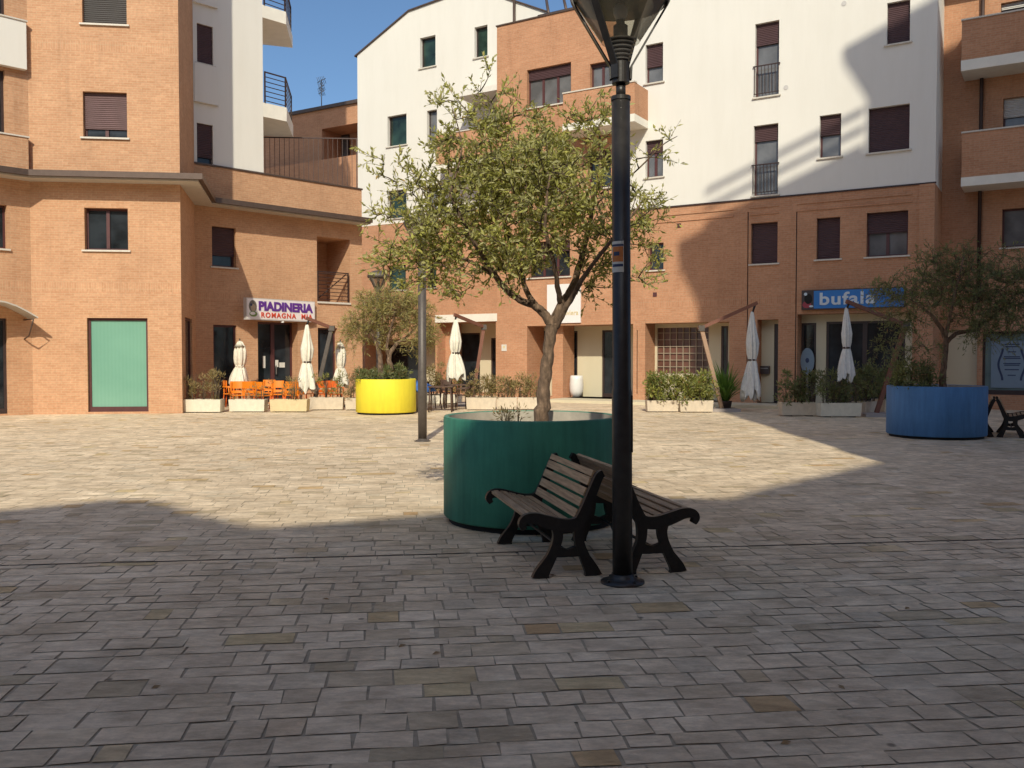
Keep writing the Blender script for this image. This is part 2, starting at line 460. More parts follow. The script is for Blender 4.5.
# ------------------------------------------------------------------ mesh builder
class MB:
    def __init__(self):
        self.v, self.f, self.uv, self.tone, self.sm = [], [], [], [], []
    def face(self, pts, uv=None, tone=0.5, smooth=False):
        i = len(self.v)
        self.v.extend([tuple(p) for p in pts])
        self.f.append(tuple(range(i, i + len(pts))))
        self.uv.extend(uv if uv else [(0, 0)] * len(pts))
        self.tone.append(tone)
        self.sm.append(smooth)
    def box(self, o, ex, ey, ez, a0, a1, b0, b1, c0, c1):
        """box in the frame o, ex, ey, ez"""
        P = lambda a, b, c: o + ex * a + ey * b + ez * c
        S = ((( a0, b0, c0), (a1, b0, c0), (a1, b0, c1), (a0, b0, c1)),
             ((a1, b1, c0), (a0, b1, c0), (a0, b1, c1), (a1, b1, c1)),
             ((a0, b1, c0), (a0, b0, c0), (a0, b0, c1), (a0, b1, c1)),
             ((a1, b0, c0), (a1, b1, c0), (a1, b1, c1), (a1, b0, c1)),
             ((a0, b0, c1), (a1, b0, c1), (a1, b1, c1), (a0, b1, c1)),
             ((a0, b1, c0), (a1, b1, c0), (a1, b0, c0), (a0, b0, c0)))
        for k, q in enumerate(S):
            if k < 2: uv = [(p[0], p[2]) for p in q]
            elif k < 4: uv = [(p[1], p[2]) for p in q]
            else: uv = [(p[0], p[1]) for p in q]
            self.face([P(*p) for p in q], uv)
    def xbox(self, x0, x1, y0, y1, z0, z1):
        self.box(V((0, 0, 0)), V((1, 0, 0)), V((0, 1, 0)), V((0, 0, 1)), x0, x1, y0, y1, z0, z1)
    def prism(self, poly, z0, z1, caps=True):
        n = len(poly)
        for i in range(n):
            a, b = poly[i], poly[(i + 1) % n]
            l = math.dist(a, b)
            self.face([(a[0], a[1], z0), (b[0], b[1], z0), (b[0], b[1], z1), (a[0], a[1], z1)], [(0, z0), (l, z0), (l, z1), (0, z1)])
        if caps:
            self.face([(p[0], p[1], z1) for p in poly], [(p[0], p[1]) for p in poly])
            self.face([(p[0], p[1], z0) for p in reversed(poly)], [(p[0], p[1]) for p in reversed(poly)])
    def lathe(self, cx, cy, prof, n=24, smooth=True, fold=None):
        rings = []
        for r, z in prof:
            ring = []
            for k in range(n):
                a = 2 * math.pi * k / n
                rr = r * (fold(a, z) if fold else 1)
                ring.append((cx + rr * math.cos(a), cy + rr * math.sin(a), z))
            rings.append(ring)
        for i in range(len(rings) - 1):
            for k in range(n):
                k2 = (k + 1) % n
                self.face([rings[i][k], rings[i][k2], rings[i + 1][k2], rings[i + 1][k]], None, 0.5, smooth)
        if prof[0][0] > 1e-4: self.face(list(reversed(rings[0])))
        if prof[-1][0] > 1e-4: self.face(rings[-1])
    def tube(self, pts, rads, n=8, smooth=True):
        pts = [V(p) for p in pts]
        rings = []
        for i, p in enumerate(pts):
            d = (pts[min(i + 1, len(pts) - 1)] - pts[max(i - 1, 0)])
            if d.length < 1e-7: d = V((0, 0, 1))
            d.normalize()
            u = d.orthogonal() if i == 0 else (pu - d * pu.dot(d))
            if u.length < 1e-6: u = d.orthogonal()
            u.normalize()
            pu = u
            w = d.cross(u)
            r = rads[i] if hasattr(rads, '__len__') else rads
            rings.append([p + (u * math.cos(2 * math.pi * k / n) + w * math.sin(2 * math.pi * k / n)) * r for k in range(n)])
        for i in range(len(rings) - 1):
            for k in range(n):
                k2 = (k + 1) % n
                self.face([rings[i][k], rings[i][k2], rings[i + 1][k2], rings[i + 1][k]], None, 0.5, smooth)
        self.face(list(reversed(rings[0])))
        self.face(rings[-1])
    def build(self, name, mat, parent=None, weld=False, bevel=0.0):
        me = bpy.data.meshes.new(name)
        off = V((0, 0, 0)) if parent is None else root_offset(parent)
        vs = np.array(self.v, dtype=np.float64) - np.array(off)
        me.from_pydata(vs.tolist(), [], self.f)
        l = me.uv_layers.new(name='UVMap')
        l.data.foreach_set('uv', np.array(self.uv, dtype=np.float32).ravel())
        at = me.attributes.new('tone', 'FLOAT', 'FACE')
        at.data.foreach_set('value', np.array(self.tone, dtype=np.float32))
        me.polygons.foreach_set('use_smooth', np.array(self.sm, dtype=bool))
        if weld or any(self.sm):
            bm = bmesh.new()
            bm.from_mesh(me)
            bmesh.ops.remove_doubles(bm, verts=bm.verts, dist=0.0004)
            bmesh.ops.recalc_face_normals(bm, faces=bm.faces)
            bm.to_mesh(me)
            bm.free()
        me.materials.append(mat)
        me.update()
        o = bpy.data.objects.new(name, me)
        COL.objects.link(o)
        if parent is not None: o.parent = parent
        if bevel:
            md = o.modifiers.new('bevel', 'BEVEL')
            md.width, md.segments, md.limit_method, md.angle_limit = bevel, 2, 'ANGLE', R(40)
        return o

def root_offset(o):
    """parts are laid out in the place's own metres; their root only moves the origin"""
    p = V((0, 0, 0))
    while o is not None:
        p += V(o.location)
        o = o.parent
    return p

def tag(o, label=None, cat=None, group=None, kind=None):
    if label: o['label'] = label
    if cat: o['category'] = cat
    if group: o['group'] = group
    if kind: o['kind'] = kind
    return o

def thing(name, label, cat, loc, group=None):
    e = bpy.data.objects.new(name, None)
    e.empty_display_size = 0.3
    COL.objects.link(e)
    e.location = loc
    return tag(e, label, cat, group)

def copy_tree(o, loc, rz, label, parent=None):
    c = o.copy()
    COL.objects.link(c)
    if parent is None:
        c.location = loc
        c.rotation_euler = (0, 0, rz)
        c['label'] = label
    else:
        c.parent = parent
    for ch in [k for k in COL.objects if k.parent == o]:
        copy_tree(ch, None, None, None, c)
    return c

def text_mesh(name, s, size, depth, mat, parent, O, ex, ez, n, xw=None, bold=0.0, spacing=1.0, serif=False):
    cu = bpy.data.curves.new(name, 'FONT')
    cu.body = s
    cu.size = size
    cu.extrude = depth / 2
    cu.offset = bold
    cu.space_character = spacing
    cu.align_x, cu.align_y = 'LEFT', 'BOTTOM_BASELINE'
    t = bpy.data.objects.new(name, cu)
    COL.objects.link(t)
    bpy.context.view_layer.update()
    me = bpy.data.meshes.new_from_object(t.evaluated_get(bpy.context.evaluated_depsgraph_get()))
    bpy.data.objects.remove(t)
    xs = [v.co.x for v in me.vertices]
    sx = 1.0
    if xw: sx = xw / max(1e-6, max(xs) - min(xs))
    x0 = min(xs)
    off = root_offset(parent)
    for v in me.vertices:
        p = O + ex * ((v.co.x - x0) * sx) + ez * v.co.y + n * (v.co.z + depth / 2)
        v.co = p - off
    me.materials.clear()
    me.materials.append(mat)
    o = bpy.data.objects.new(name, me)
    COL.objects.link(o)
    o.parent = parent
    return o

UP = V((0, 0, 1))

class Wall:
    """an upright wall line: u along it (to the right as seen from outside), d outwards, z up"""
    def __init__(self, p0, p1):
        self.o = V((p0[0], p0[1], 0))
        e = V((p1[0] - p0[0], p1[1] - p0[1], 0))
        self.len = e.length
        self.e = e.normalized()
        self.n = V((self.e.y, -self.e.x, 0))
    def pt(self, u, d, z):
        return self.o + self.e * u + self.n * d + UP * z
    def at(self, x, y, d=0.0):
        s = sight(x, y)
        c = V((0, 0, EYE))
        t = ((self.o + self.n * d) - c).dot(self.n) / s.dot(self.n)
        p = c + s * t
        return (p - self.o).dot(self.e), p.z
    def rect(self, x0, x1, yt, yb, d=0.0):
        xm = (x0 + x1) / 2
        zt, zb = self.at(xm, yt, d)[1], self.at(xm, yb, d)[1]
        ym = (yt + yb) / 2
        return self.at(x0, ym, d)[0], self.at(x1, ym, d)[0], zb, zt
    def box(self, mb, u0, u1, d0, d1, z0, z1):
        mb.box(self.o, self.e, self.n, UP, u0, u1, d0, d1, z0, z1)
    def offset(self, d):
        w = Wall(self.o.xy, (self.o + self.e).xy)
        w.o = self.o + self.n * d
        w.len = self.len
        return w

def build_wall(mb, W, u0, u1, z0, top, openings, depth=0.24):
    """wall face with real openings and their reveals; top is a height or a list of (u, z)"""
    if not hasattr(top, '__len__'): top = [(u0, top), (u1, top)]
    def tz(u):
        for (a, za), (b, zb) in zip(top, top[1:]):
            if a - 1e-6 <= u <= b + 1e-6: return za + (zb - za) * (u - a) / max(1e-9, b - a)
        return top[-1][1]
    us = {u0, u1} | {u for u, _ in top}
    for o in openings: us |= {max(u0, o[0]), min(u1, o[1])}
    us = sorted(u for u in us if u0 - 1e-9 <= u <= u1 + 1e-9)
    for a, b in zip(us, us[1:]):
        if b - a < 1e-5: continue
        m = (a + b) / 2
        cur = z0
        for o in sorted((o for o in openings if o[0] < m < o[1]), key=lambda o: o[2]):
            if o[2] > cur + 1e-5:
                mb.face([W.pt(a, 0, cur), W.pt(b, 0, cur), W.pt(b, 0, o[2]), W.pt(a, 0, o[2])], [(a, cur), (b, cur), (b, o[2]), (a, o[2])])
            cur = max(cur, o[3])
        mb.face([W.pt(a, 0, cur), W.pt(b, 0, cur), W.pt(b, 0, tz(b)), W.pt(a, 0, tz(a))], [(a, cur), (b, cur), (b, tz(b)), (a, tz(a))])
    for o in openings:
        a, b, c, d = o[:4]
        dp = o[4] if len(o) > 4 else depth
        P = W.pt
        mb.face([P(a, 0, c), P(a, -dp, c), P(a, -dp, d), P(a, 0, d)], [(a, c), (a - dp, c), (a - dp, d), (a, d)])
        mb.face([P(b, -dp, c), P(b, 0, c), P(b, 0, d), P(b, -dp, d)], [(b + dp, c), (b, c), (b, d), (b + dp, d)])
        mb.face([P(a, -dp, d), P(b, -dp, d), P(b, 0, d), P(a, 0, d)], [(a, d + dp), (b, d + dp), (b, d), (a, d)])
        if c > z0 + 0.02:
            mb.face([P(a, 0, c), P(b, 0, c), P(b, -dp, c), P(a, -dp, c)], [(a, c), (b, c), (b, c - dp), (a, c - dp)])

def add_window(bld, W, op, shutter=0.0, mull=1, rail=False, frame='frame_red', glass='glass', shut='shutter_dark', sill=True, name='window', depth=0.17, d0=0.0):
    u0, u1, z0, z1 = op[:4]
    D = -depth + d0
    f = MB()
    t = 0.055
    W.box(f, u0, u0 + t, D - 0.05, D, z0, z1)
    W.box(f, u1 - t, u1, D - 0.05, D, z0, z1)
    W.box(f, u0 + t, u1 - t, D - 0.05, D, z1 - t, z1)
    W.box(f, u0 + t, u1 - t, D - 0.05, D, z0, z0 + t)
    for k in range(1, mull):
        um = u0 + (u1 - u0) * k / mull
        W.box(f, um - 0.045, um + 0.045, D - 0.05, D + 0.012, z0 + t, z1 - t)
    fr = f.build(name, M[frame], bld)
    p = MB()
    W.box(p, u0 + t, u1 - t, D - 0.036, D - 0.026, z0 + t, z1 - t)
    p.build('pane', M[glass], fr)
    if shutter > 0:
        s = MB()
        zs = z1 - (z1 - z0) * shutter + (0.012 if shutter >= 1 else 0)
        W.box(s, u0 + 0.012, u1 - 0.012, D + 0.015, D + 0.05, zs, z1 - 0.003)
        s.build('shutter', M[shut], fr)
    if sill:
        s = MB()
        W.box(s, u0 - 0.07, u1 + 0.07, -0.2 + d0, 0.06 + d0, z0 - 0.05, z0 - 0.003)
        s.build('sill', M['marble'], fr)
    if rail:
        r = MB()
        zr = z0 + 1.0
        W.box(r, u0 - 0.05, u1 + 0.05, 0.03, 0.06, zr - 0.035, zr)
        W.box(r, u0 - 0.02, u1 + 0.02, 0.035, 0.055, z0 + 0.08, z0 + 0.105)
        nb = max(4, int((u1 - u0) / 0.11))
        for k in range(nb + 1):
            u = u0 + (u1 - u0) * k / nb
            W.box(r, u - 0.009, u + 0.009, 0.036, 0.054, z0 + 0.105, zr - 0.035)
        r.build('railing', M['rail'], fr)
    return fr

def add_door(bld, W, op, d, mat='frame_dark', glass=None, name='door', leaves=1, handle=False):
    u0, u1, z0, z1 = op[:4]
    f = MB()
    t = 0.07
    W.box(f, u0, u0 + t, d, d + 0.06, z0, z1)
    W.box(f, u1 - t, u1, d, d + 0.06, z0, z1)
    W.box(f, u0 + t, u1 - t, d, d + 0.06, z1 - t, z1)
    W.box(f, u0 + t, u1 - t, d, d + 0.06, z0, z0 + 0.14)
    for k in range(1, leaves):
        um = u0 + (u1 - u0) * k / leaves
        W.box(f, um - 0.07, um + 0.07, d, d + 0.07, z0 + 0.14, z1 - t)
    fr = f.build(name, M[mat], bld)
    p = MB()
    W.box(p, u0 + t, u1 - t, d + 0.015, d + 0.03, z0 + 0.14, z1 - t)
    p.build('pane', M[glass or 'glass'], fr)
    if handle:
        h = MB()
        um = (u0 + u1) / 2 + 0.11
        W.box(h, um, um + 0.03, d + 0.07, d + 0.11, z0 + 0.95, z0 + 1.25)
        h.build('handle', M['steel'], fr)
    return fr

def bar_rail(mb, a, b, z0, z1, horizontal=False, step=0.12, r=0.012, posts=True):
    a, b = V((a[0], a[1], 0)), V((b[0], b[1], 0))
    L = (b - a).length
    e = (b - a).normalized()
    n = V((e.y, -e.x, 0))
    bx = lambda u0, u1, c0, c1, h=r: mb.box(a, e, n, UP, u0, u1, -h, h, c0, c1)
    bx(0, L, z1 - 0.04, z1, 0.02)
    if horizontal:
        k = z0 + 0.06
        while k < z1 - 0.08:
            bx(0, L, k, k + 2 * r)
            k += step
    else:
        bx(0, L, z0 + 0.08, z0 + 0.105)
        n_ = int(L / step)
        for i in range(n_ + 1):
            u = L * i / n_
            bx(max(0, u - r), min(L, u + r), z0 + 0.105, z1 - 0.04)
    if posts:
        for u in (0.0, L):
            bx(u - 0.02, u + 0.02, z0, z1 + 0.004, 0.022)

# ================================================================== GROUND
def make_ground():
    g = MB()
    S = 400
    g.face([(-S, -S, -0.014), (S, -S, -0.014), (S, S, -0.014), (-S, S, -0.014)])
    tag(g.build('ground', M['asphalt']), kind='structure')
    j = MB()
    j.face([(-45, -11.9, -0.001), (45, -11.9, -0.001), (45, 46, -0.001), (-45, 46, -0.001)])
    tag(j.build('paving_bed', M['mortar']), kind='structure')
    a = R(6.9)
    r, s = np.array([math.cos(a), math.sin(a)]), np.array([-math.sin(a), math.cos(a)])
    rnd = random.Random(5)
    mb = MB()
    v = -3.0
    done_drain = False
    while v < 46:
        h = rnd.choice((0.12, 0.145, 0.165, 0.175, 0.195, 0.225))
        if not done_drain and v + h > 7.20:
            h = 7.255 - v
            done_drain = True
            drain_next = True
        else:
            drain_next = False
        half = 6 + 0.78 * max(v, 0) if v < 30 else 30
        u = -half - rnd.random() * 0.5
        while u < half:
            w = rnd.uniform(0.13, 0.24) if rnd.random() < 0.62 else rnd.uniform(0.24, 0.42)
            gp = rnd.uniform(0.002, 0.009) if v < 8 else rnd.uniform(0.001, 0.0045)
            gw = 0.0 if v > 24 else gp
            jt = lambda: rnd.uniform(-0.009, 0.006) * (v < 9)
            z = rnd.uniform(0.0025, 0.0045)
            tl = rnd.uniform(-0.0014, 0.0014)
            q = [(u + gw + jt(), v + gw + jt(), z - tl), (u + w - gw + jt(), v + gw + jt(), z + tl),
                 (u + w - gw + jt(), v + h - gw + jt(), z + tl), (u + gw + jt(), v + h - gw + jt(), z - tl)]
            t = rnd.random()
            if rnd.random() < 0.66: t = rnd.uniform(0.2, 0.66)
            pts = [(*(r * p[0] + s * p[1]), p[2]) for p in q]
            mb.face(pts, None, t)
            u += w
        v += h + (0.03 if drain_next else 0.0)
    tag(mb.build('plaza_paving', M['paver']), kind='structure')
    dr = MB()
    for k in range(60):
        ua, ub = -15 + k * 0.5, -15 + k * 0.5 + 0.494
        pts = [(*(r * p[0] + s * p[1]), 0.0006) for p in ((ua, 7.258), (ub, 7.258), (ub, 7.282), (ua, 7.282))]
        dr.face(pts)
    tag(dr.build('drain_slot', M['black']), kind='structure')
make_ground()

# ================================================================== LEFT BRICK BLOCK WITH ITS WING AND TOWER
C1 = on_ground(182.5, 413.5)
ea = R(6.85)
eF = V((math.cos(ea), math.sin(ea), 0))
R2 = V((-10.1, 28.8, 0))
F = Wall((C1 - eF * 4.28).xy, C1.xy)                    # front
uB = F.at(33, 390)[0]
B1 = F.pt(uB, 0, 0)
F = Wall(B1.xy, C1.xy)
dG = V((0.7071, 0.7071, 0))
G = Wall((B1 - dG * 6).xy, B1.xy)                       # angled facet leaving the picture on the left
RT = Wall(C1.xy, R2.xy)                                 # side return
W = Wall(R2.xy, (R2 + dG * 6.45).xy)                    # one storey wing
TOP = 24.0

apt = thing('apartment_block', 'light orange brick apartment block with plaster tower and low shop wing', 'apartment block', (B1.x, B1.y, 0))
# openings
f1 = F.rect(82, 126.5, -20, 24); f2 = F.rect(83, 127, 92, 137.5); f3 = F.rect(84.5, 128, 208, 250)
fd = F.rect(87.5, 148, 318, 411); fd = (fd[0], fd[1], 0.06, fd[3])
f0 = F.rect(82, 126.5, -136, -92)
wall = MB()
build_wall(wall, F, 0, F.len, 0, TOP, [f0, f1, f2, f3, fd])
g1 = G.rect(-16, 7, 204, 248); gd = G.rect(-20, 7.5, 318, 411); gd = (gd[0], gd[1], 0.05, gd[3])
g2 = G.rect(-20, 5, 68, 134)
g3 = G.rect(-20, 5, -40, 18)
build_wall(wall, G, 0, G.len, 0, TOP, [g1, gd, g2, g3])
rd = RT.rect(185.5, 192.5, 318, 400); rd = (rd[0], rd[1], 0.05, rd[3])
build_wall(wall, RT, 0, RT.len, 0, TOP, [rd])
WT = W.at(280, 177)[1]
w1 = W.rect(212, 236, 227, 267)
wl = W.rect(317, 350, 238, 302); wl = (*wl, 1.5)
wd1 = W.rect(213.5, 237, 325, 392); wd1 = (wd1[0], wd1[1], 0.05, wd1[3])
wd2 = W.rect(258, 298, 322, 392); wd2 = (wd2[0], wd2[1], 0.05, wd2[3], 0.5)
wd3 = W.rect(318, 337.5, 328, 385)
build_wall(wall, W, 0, W.len, 0, WT, [w1, wl, wd1, wd2, wd3])
WE = Wall(W.pt(W.len, 0, 0).xy, (W.pt(W.len, 0, 0) + V((-0.70, 0.714, 0)) * 6).xy)
build_wall(wall, WE, 0, WE.len, 0, WT, [])
# parapet thickness and terrace deck
W.box(wall, 0.0, W.len - 0.003, -0.25, -0.001, WT - 0.35, WT - 0.001)
wall.build('wall', M['brick'], apt)
lb = MB()
W.box(lb, wl[0] - 0.3, wl[1] + 0.3, -1.62, -1.5, wl[2] - 0.1, wl[3] + 0.3)
lb.build('loggia_wall', M['brick'], apt)
lf = MB()
W.box(lf, wl[0] + 0.001, wl[1] - 0.001, -1.5, 0.05, wl[2] - 0.07, wl[2] - 0.004)
lf.build('loggia_floor', M['marble'], apt)
lr = MB()
a, b = W.pt(wl[0] + 0.02, 0.02, 0), W.pt(wl[1] - 0.1, 0.02, 0)
zt = W.at(333, 272)[1]
bar_rail(lr, a, b, wl[2] + 0.01, zt, horizontal=True, step=0.13)
lr.tube([W.pt(wl[0] + 0.08, -0.03, wl[2] + 0.12), W.pt(wl[1] - 0.15, -0.03, zt - 0.05)], 0.02, 6)
lr.build('railing', M['rail'], apt)
cp = MB()
W.box(cp, -0.02, W.len + 0.03, -0.28, 0.04, WT, WT + 0.05)
cp.build('parapet_coping', M['gutter'], apt)
td = MB()
q = [W.pt(0, -0.26, 0), W.pt(W.len, -0.26, 0), W.pt(W.len, -6, 0), W.pt(0, -6, 0)]
td.prism([(p.x, p.y) for p in q], WT - 0.6, WT - 0.4)
td.build('terrace_deck', M['soffit'], apt)
add_window(apt, F, f0, 1.0, shut='shutter'); add_window(apt, F, f1, 1.0, 2, shut='shutter_grey', frame='frame_dark')
add_window(apt, F, f2, 0.8, 2, shut='shutter')
add_window(apt, F, f3, 0, 2, glass='glass')
add_door(apt, F, fd, -0.16, 'frame_red', 'glass_mint', name='shop_window')
add_window(apt, G, g1, 0, 2); add_door(apt, G, gd, -0.15, 'frame_dark'); add_door(apt, G, g2, -0.18, 'frame_dark', name='balcony_door'); add_door(apt, G, g3, -0.18, 'frame_dark', name='balcony_door')
add_door(apt, RT, rd, -0.12, 'frame_red', 'glass')
add_window(apt, W, w1, 0.72, 1)
add_door(apt, W, wd1, -0.15, 'frame_red'); add_door(apt, W, wd2, -0.45, 'frame_red', leaves=2, handle=True)
sdoor = [o for o in COL.objects if o.name.startswith('door') and o.parent == apt][-1]
for (xa, xb, ya, yb_) in ((263, 265.5, 356, 368), (275.5, 278.5, 360, 367), (279.5, 285, 362.5, 367.5)):
    k0, k1, k2, k3 = W.offset(-0.40).rect(xa, xb, ya, yb_)
    m_ = MB(); W.box(m_, k0, k1, -0.415, -0.409, k2, k3)
    m_.build('door_sticker', M['paper'], sdoor)
add_window(apt, W, wd3, 0, 1, sill=False, name='shop_window')
# balconies of the facet
bp = MB()
def facet_balcony(y0, y1, xr, mat, cop):
    d = 0.2
    ur = G.at(xr, (y0 + y1) / 2, d)[0]
    zt_, zb_ = G.at(xr, y0, d)[1], G.at(xr, y1, d)[1]
    b = MB()
    G.box(b, 0.5, ur, d - 0.12, d, zb_, zt_)
    G.box(b, ur - 0.12, ur - 0.001, -0.3, d - 0.121, zb_ + 0.001, zt_ - 0.001)
    G.box(b, 0.5, ur - 0.121, 0.002, d - 0.121, zb_ + 0.002, zb_ + 0.16)
    o = b.build('balcony', M[mat], apt)
    c = MB()
    G.box(c, 0.5, ur + 0.03, d - 0.15, d + 0.03, zt_, zt_ + 0.04)
    c.build('coping', M['marble'], o)
facet_balcony(22, 69.5, 26.5, 'plaster', True)
facet_balcony(138, 171, 28.5, 'brick', True)
# cornice running round facet, front, return and wing
zC = 6.44
def offset_path(segs, d):
    """outer corner points of a run of walls pushed out by d"""
    out = [segs[0].pt(0, d, 0)]
    for s0, s1 in zip(segs, segs[1:]):
        p, e, q, g = s0.pt(0, d, 0), s0.e, s1.pt(0, d, 0), s1.e
        den = e.x * g.y - e.y * g.x
        t = ((q.x - p.x) * g.y - (q.y - p.y) * g.x) / den
        out.append(p + e * t)
    out.append(segs[-1].pt(segs[-1].len, d, 0))
    return [(p.x, p.y) for p in out]
segs = [G, F, RT, W]
def run(mb, d0, d1, z0, z1):
    A, B = offset_path(segs, d0), offset_path(segs, d1)
    for i in range(len(A) - 1):
        mb.prism([A[i], A[i + 1], B[i + 1], B[i]][::-1], z0, z1)
so = MB(); run(so, -0.05, 0.55, zC, zC + 0.10); so.build('cornice_soffit', M['soffit'], apt)
gu = MB(); run(gu, 0.551, 0.68, zC + 0.04, zC + 0.20); gu.build('gutter', M['gutter'], apt)
ro = MB(); run(ro, -0.04, 0.55, zC + 0.102, zC + 0.17); ro.build('cornice_cover', M['gutter'], apt)
# plaster tower standing on the wing
T = W.offset(-0.06)
uT1 = T.at(263, 90)[0]
tw = MB()
t1 = T.rect(197, 213, 25, 64); t2 = T.rect(197, 213, 124, 165); t0 = T.rect(197, 213, -78, -36)
build_wall(tw, T, 0.0, uT1, WT - 0.3, TOP, [t0, t1, t2], 0.2)
TS = Wall(T.pt(uT1, 0, 0).xy, (T.pt(uT1, 0, 0) + V((-0.32, 0.947, 0)) * 5).xy)
build_wall(tw, TS, 0, TS.len, WT - 0.3, TOP, [])
for yy in (68.5, 168.5 - 200):
    pass
for (yt, yb) in ((66, 104), (-34, 6)):
    zt_, zb_ = T.at(206, yt)[1], T.at(206, yb)[1]
    T.box(tw, 0.02, T.at(217, 80)[0], 0.001, 0.10, zb_, zt_)
tower = tw.build('tower_wall', M['plaster'], apt)
for t_, sh_ in ((t0, .5), (t1, 1.0), (t2, .82)): add_window(apt, T, t_, sh_, 1, frame='frame_dark', depth=0.1, shut='shutter_dark')
rt = MB()
rp_ = [F.pt(-0.3, 0.3, 0), F.pt(F.len + 0.3, 0.3, 0), R2, T.pt(uT1, 0, 0), TS.pt(5, 0, 0), F.pt(-3, -10, 0), G.pt(0, 0.2, 0)]
rt.prism([(p.x, p.y) for p in rp_], TOP, TOP + 0.25)
rt.build('roof', M['roof_tile'], apt)
# tower balconies with their iron railings
for (yf, yb_) in ((8.5, 21.0), (105, 119), (-92, -80)):
    x0 = T.pt(uT1, 0, 0)
    u_out = T.at(286, 15)[0] - uT1
    zt_, zb_ = T.at(275, yf)[1], T.at(275, yb_)[1]
    p = [x0, x0 + T.e * u_out, x0 + T.e * (u_out - 0.35) + V((-0.10, 2.6, 0)), x0 + V((-0.85, 2.6, 0))]
    sl = MB()
    sl.prism([(k.x, k.y) for k in p], zb_, zt_)
    so_ = sl.build('balcony_slab', M['white_paint'], apt)
    rl = MB()
    bar_rail(rl, p[0] + V((0.05, 0.05, 0)), p[1] + V((-0.05, 0.05, 0)), zt_ + 0.002, zt_ + 1.05, True, 0.16)
    bar_rail(rl, p[1] + V((-0.05, 0.08, 0)), p[2] + V((-0.05, -0.05, 0)), zt_ + 0.003, zt_ + 1.052, True, 0.16)
    rl.build('railing', M['rail'], so_)
# terrace railing above the wing
tr = MB()
a = W.pt(W.len - 0.1, -0.15, 0)
b = T.pt(uT1 + 0.3, -3.2, 0)
zr = 1.6 + (357 - 140) * a.y / 900 
bar_rail(tr, b, a, WT - 0.38, zr, False, 0.17, 0.008)
tr.build('terrace_railing', M['rail'], apt)
dk = MB()
T.box(dk, uT1 + 0.01, uT1 + 0.9, -3.6, -3.4, WT - 0.4, WT + 0.42)
dk.build('terrace_wall', M['brick'], apt)
# door canopy at the far left with its two brackets
cn = MB()
uc0, uc1 = 1.0, G.at(37, 315, 0.7)[0]
zc = G.at(20, 318, 0.7)[1]
for k in range(8):
    a0, a1 = k / 8, (k + 1) / 8
    h = lambda s: 0.42 * math.sin(math.pi * s)
    ua, ub = G.len - 2.2 + (uc1 - G.len + 2.2) * a0, G.len - 2.2 + (uc1 - G.len + 2.2) * a1
    cn.face([G.pt(ua, 0.02, zc + h(a0)), G.pt(ub, 0.02, zc + h(a1)), G.pt(ub, 0.8, zc + h(a1)), G.pt(ua, 0.8, zc + h(a0))])
    cn.face([G.pt(ua, 0.02, zc + h(a0) + .04), G.pt(ub, 0.02, zc + h(a1) + .04), G.pt(ub, 0.8, zc + h(a1) + .04), G.pt(ua, 0.8, zc + h(a0) + .04)])
    cn.face([G.pt(ua, 0.8, zc + h(a0)), G.pt(ub, 0.8, zc + h(a1)), G.pt(ub, 0.8, zc + h(a1) + .04), G.pt(ua, 0.8, zc + h(a0) + .04)])
cno = cn.build('canopy', M['soffit'], apt)
br = MB()
for u in (uc1 - 0.12, G.len - 1.9):
    br.tube([G.pt(u, 0.02, zc - 0.02), G.pt(u, 0.80, zc - 0.02), G.pt(u, 0.42, zc - 0.46), G.pt(u, 0.02, zc - 0.55)], 0.022, 6)
br.build('bracket', M['gutter'], cno)

# ================================================================== BRICK HOUSE BEHIND THE GAP
PA = V((4.869, 31.3, 0))
pe = V((0.8536, -0.5210, 0))
pn = V((-0.5210, -0.8536, 0))
P = Wall(PA.xy, (PA + pe).xy)
GA = PA - pn * 2.0
gw_ = Wall(GA.xy, (GA + pe).xy)
uG0 = gw_.at(357.5, 100)[0]
GB = Wall((gw_.pt(uG0, 0, 0)).xy, gw_.pt(uG0 + 8.6, 0, 0).xy)      # gabled facade, u = 0 at its left corner
bk = Wall((gw_.pt(uG0, -1.6, 0) - pe * 12).xy, gw_.pt(uG0, -1.6, 0).xy)
terr = thing('terraced_house', 'low shaded brick house with roof terrace seen through the street gap', 'house', (bk.pt(6, 0, 0).x, bk.pt(6, 0, 0).y, 0))
bz0, bz1 = bk.at(292, 115)[1], bk.at(357, 104)[1]
bzm = (bz0 + bz1) / 2
lo = bk.rect(322, 356.5, 126, 158); lo = (lo[0], bk.len - 0.05, lo[2], lo[3], 1.4)
tb = MB()
build_wall(tb, bk, 0, bk.len, 0, bzm, [lo])
bk.box(tb, 2, bk.len - 0.01, 1.1, 1.3, 3.5, bk.at(340, 157, 1.3)[1])
bk.box(tb, 2, bk.len - 0.01, 0.001, 1.099, 3.5, bk.at(340, 180, 1.3)[1])
tb.build('wall', M['brick_red'], terr)
tb = MB()
bk.box(tb, 0, bk.len, -6, 0.12, bzm, bzm + 0.16)
tb.build('roof', M['gutter'], terr)
tb = MB()
bk.box(tb, lo[0] - .2, bk.len, -1.6, -1.5, lo[2] - .2, lo[3] + .2)
tb.build('loggia_wall', M['brick_red'], terr)
lw = bk.rect(333, 350, 136, 158, -1.5)
add_window(terr, bk, (lw[0], lw[1], lo[2], lw[3]), 0, 2, glass='glass_grey', frame='frame_dark', sill=False, depth=0.0, d0=-1.42)
ch = MB()
bk.box(ch, bk.len - 0.9, bk.len - 0.35, -2.2, -1.7, bzm + 0.16, bzm + 1.0)
ch.build('chimney', M['roof_tile'], terr)

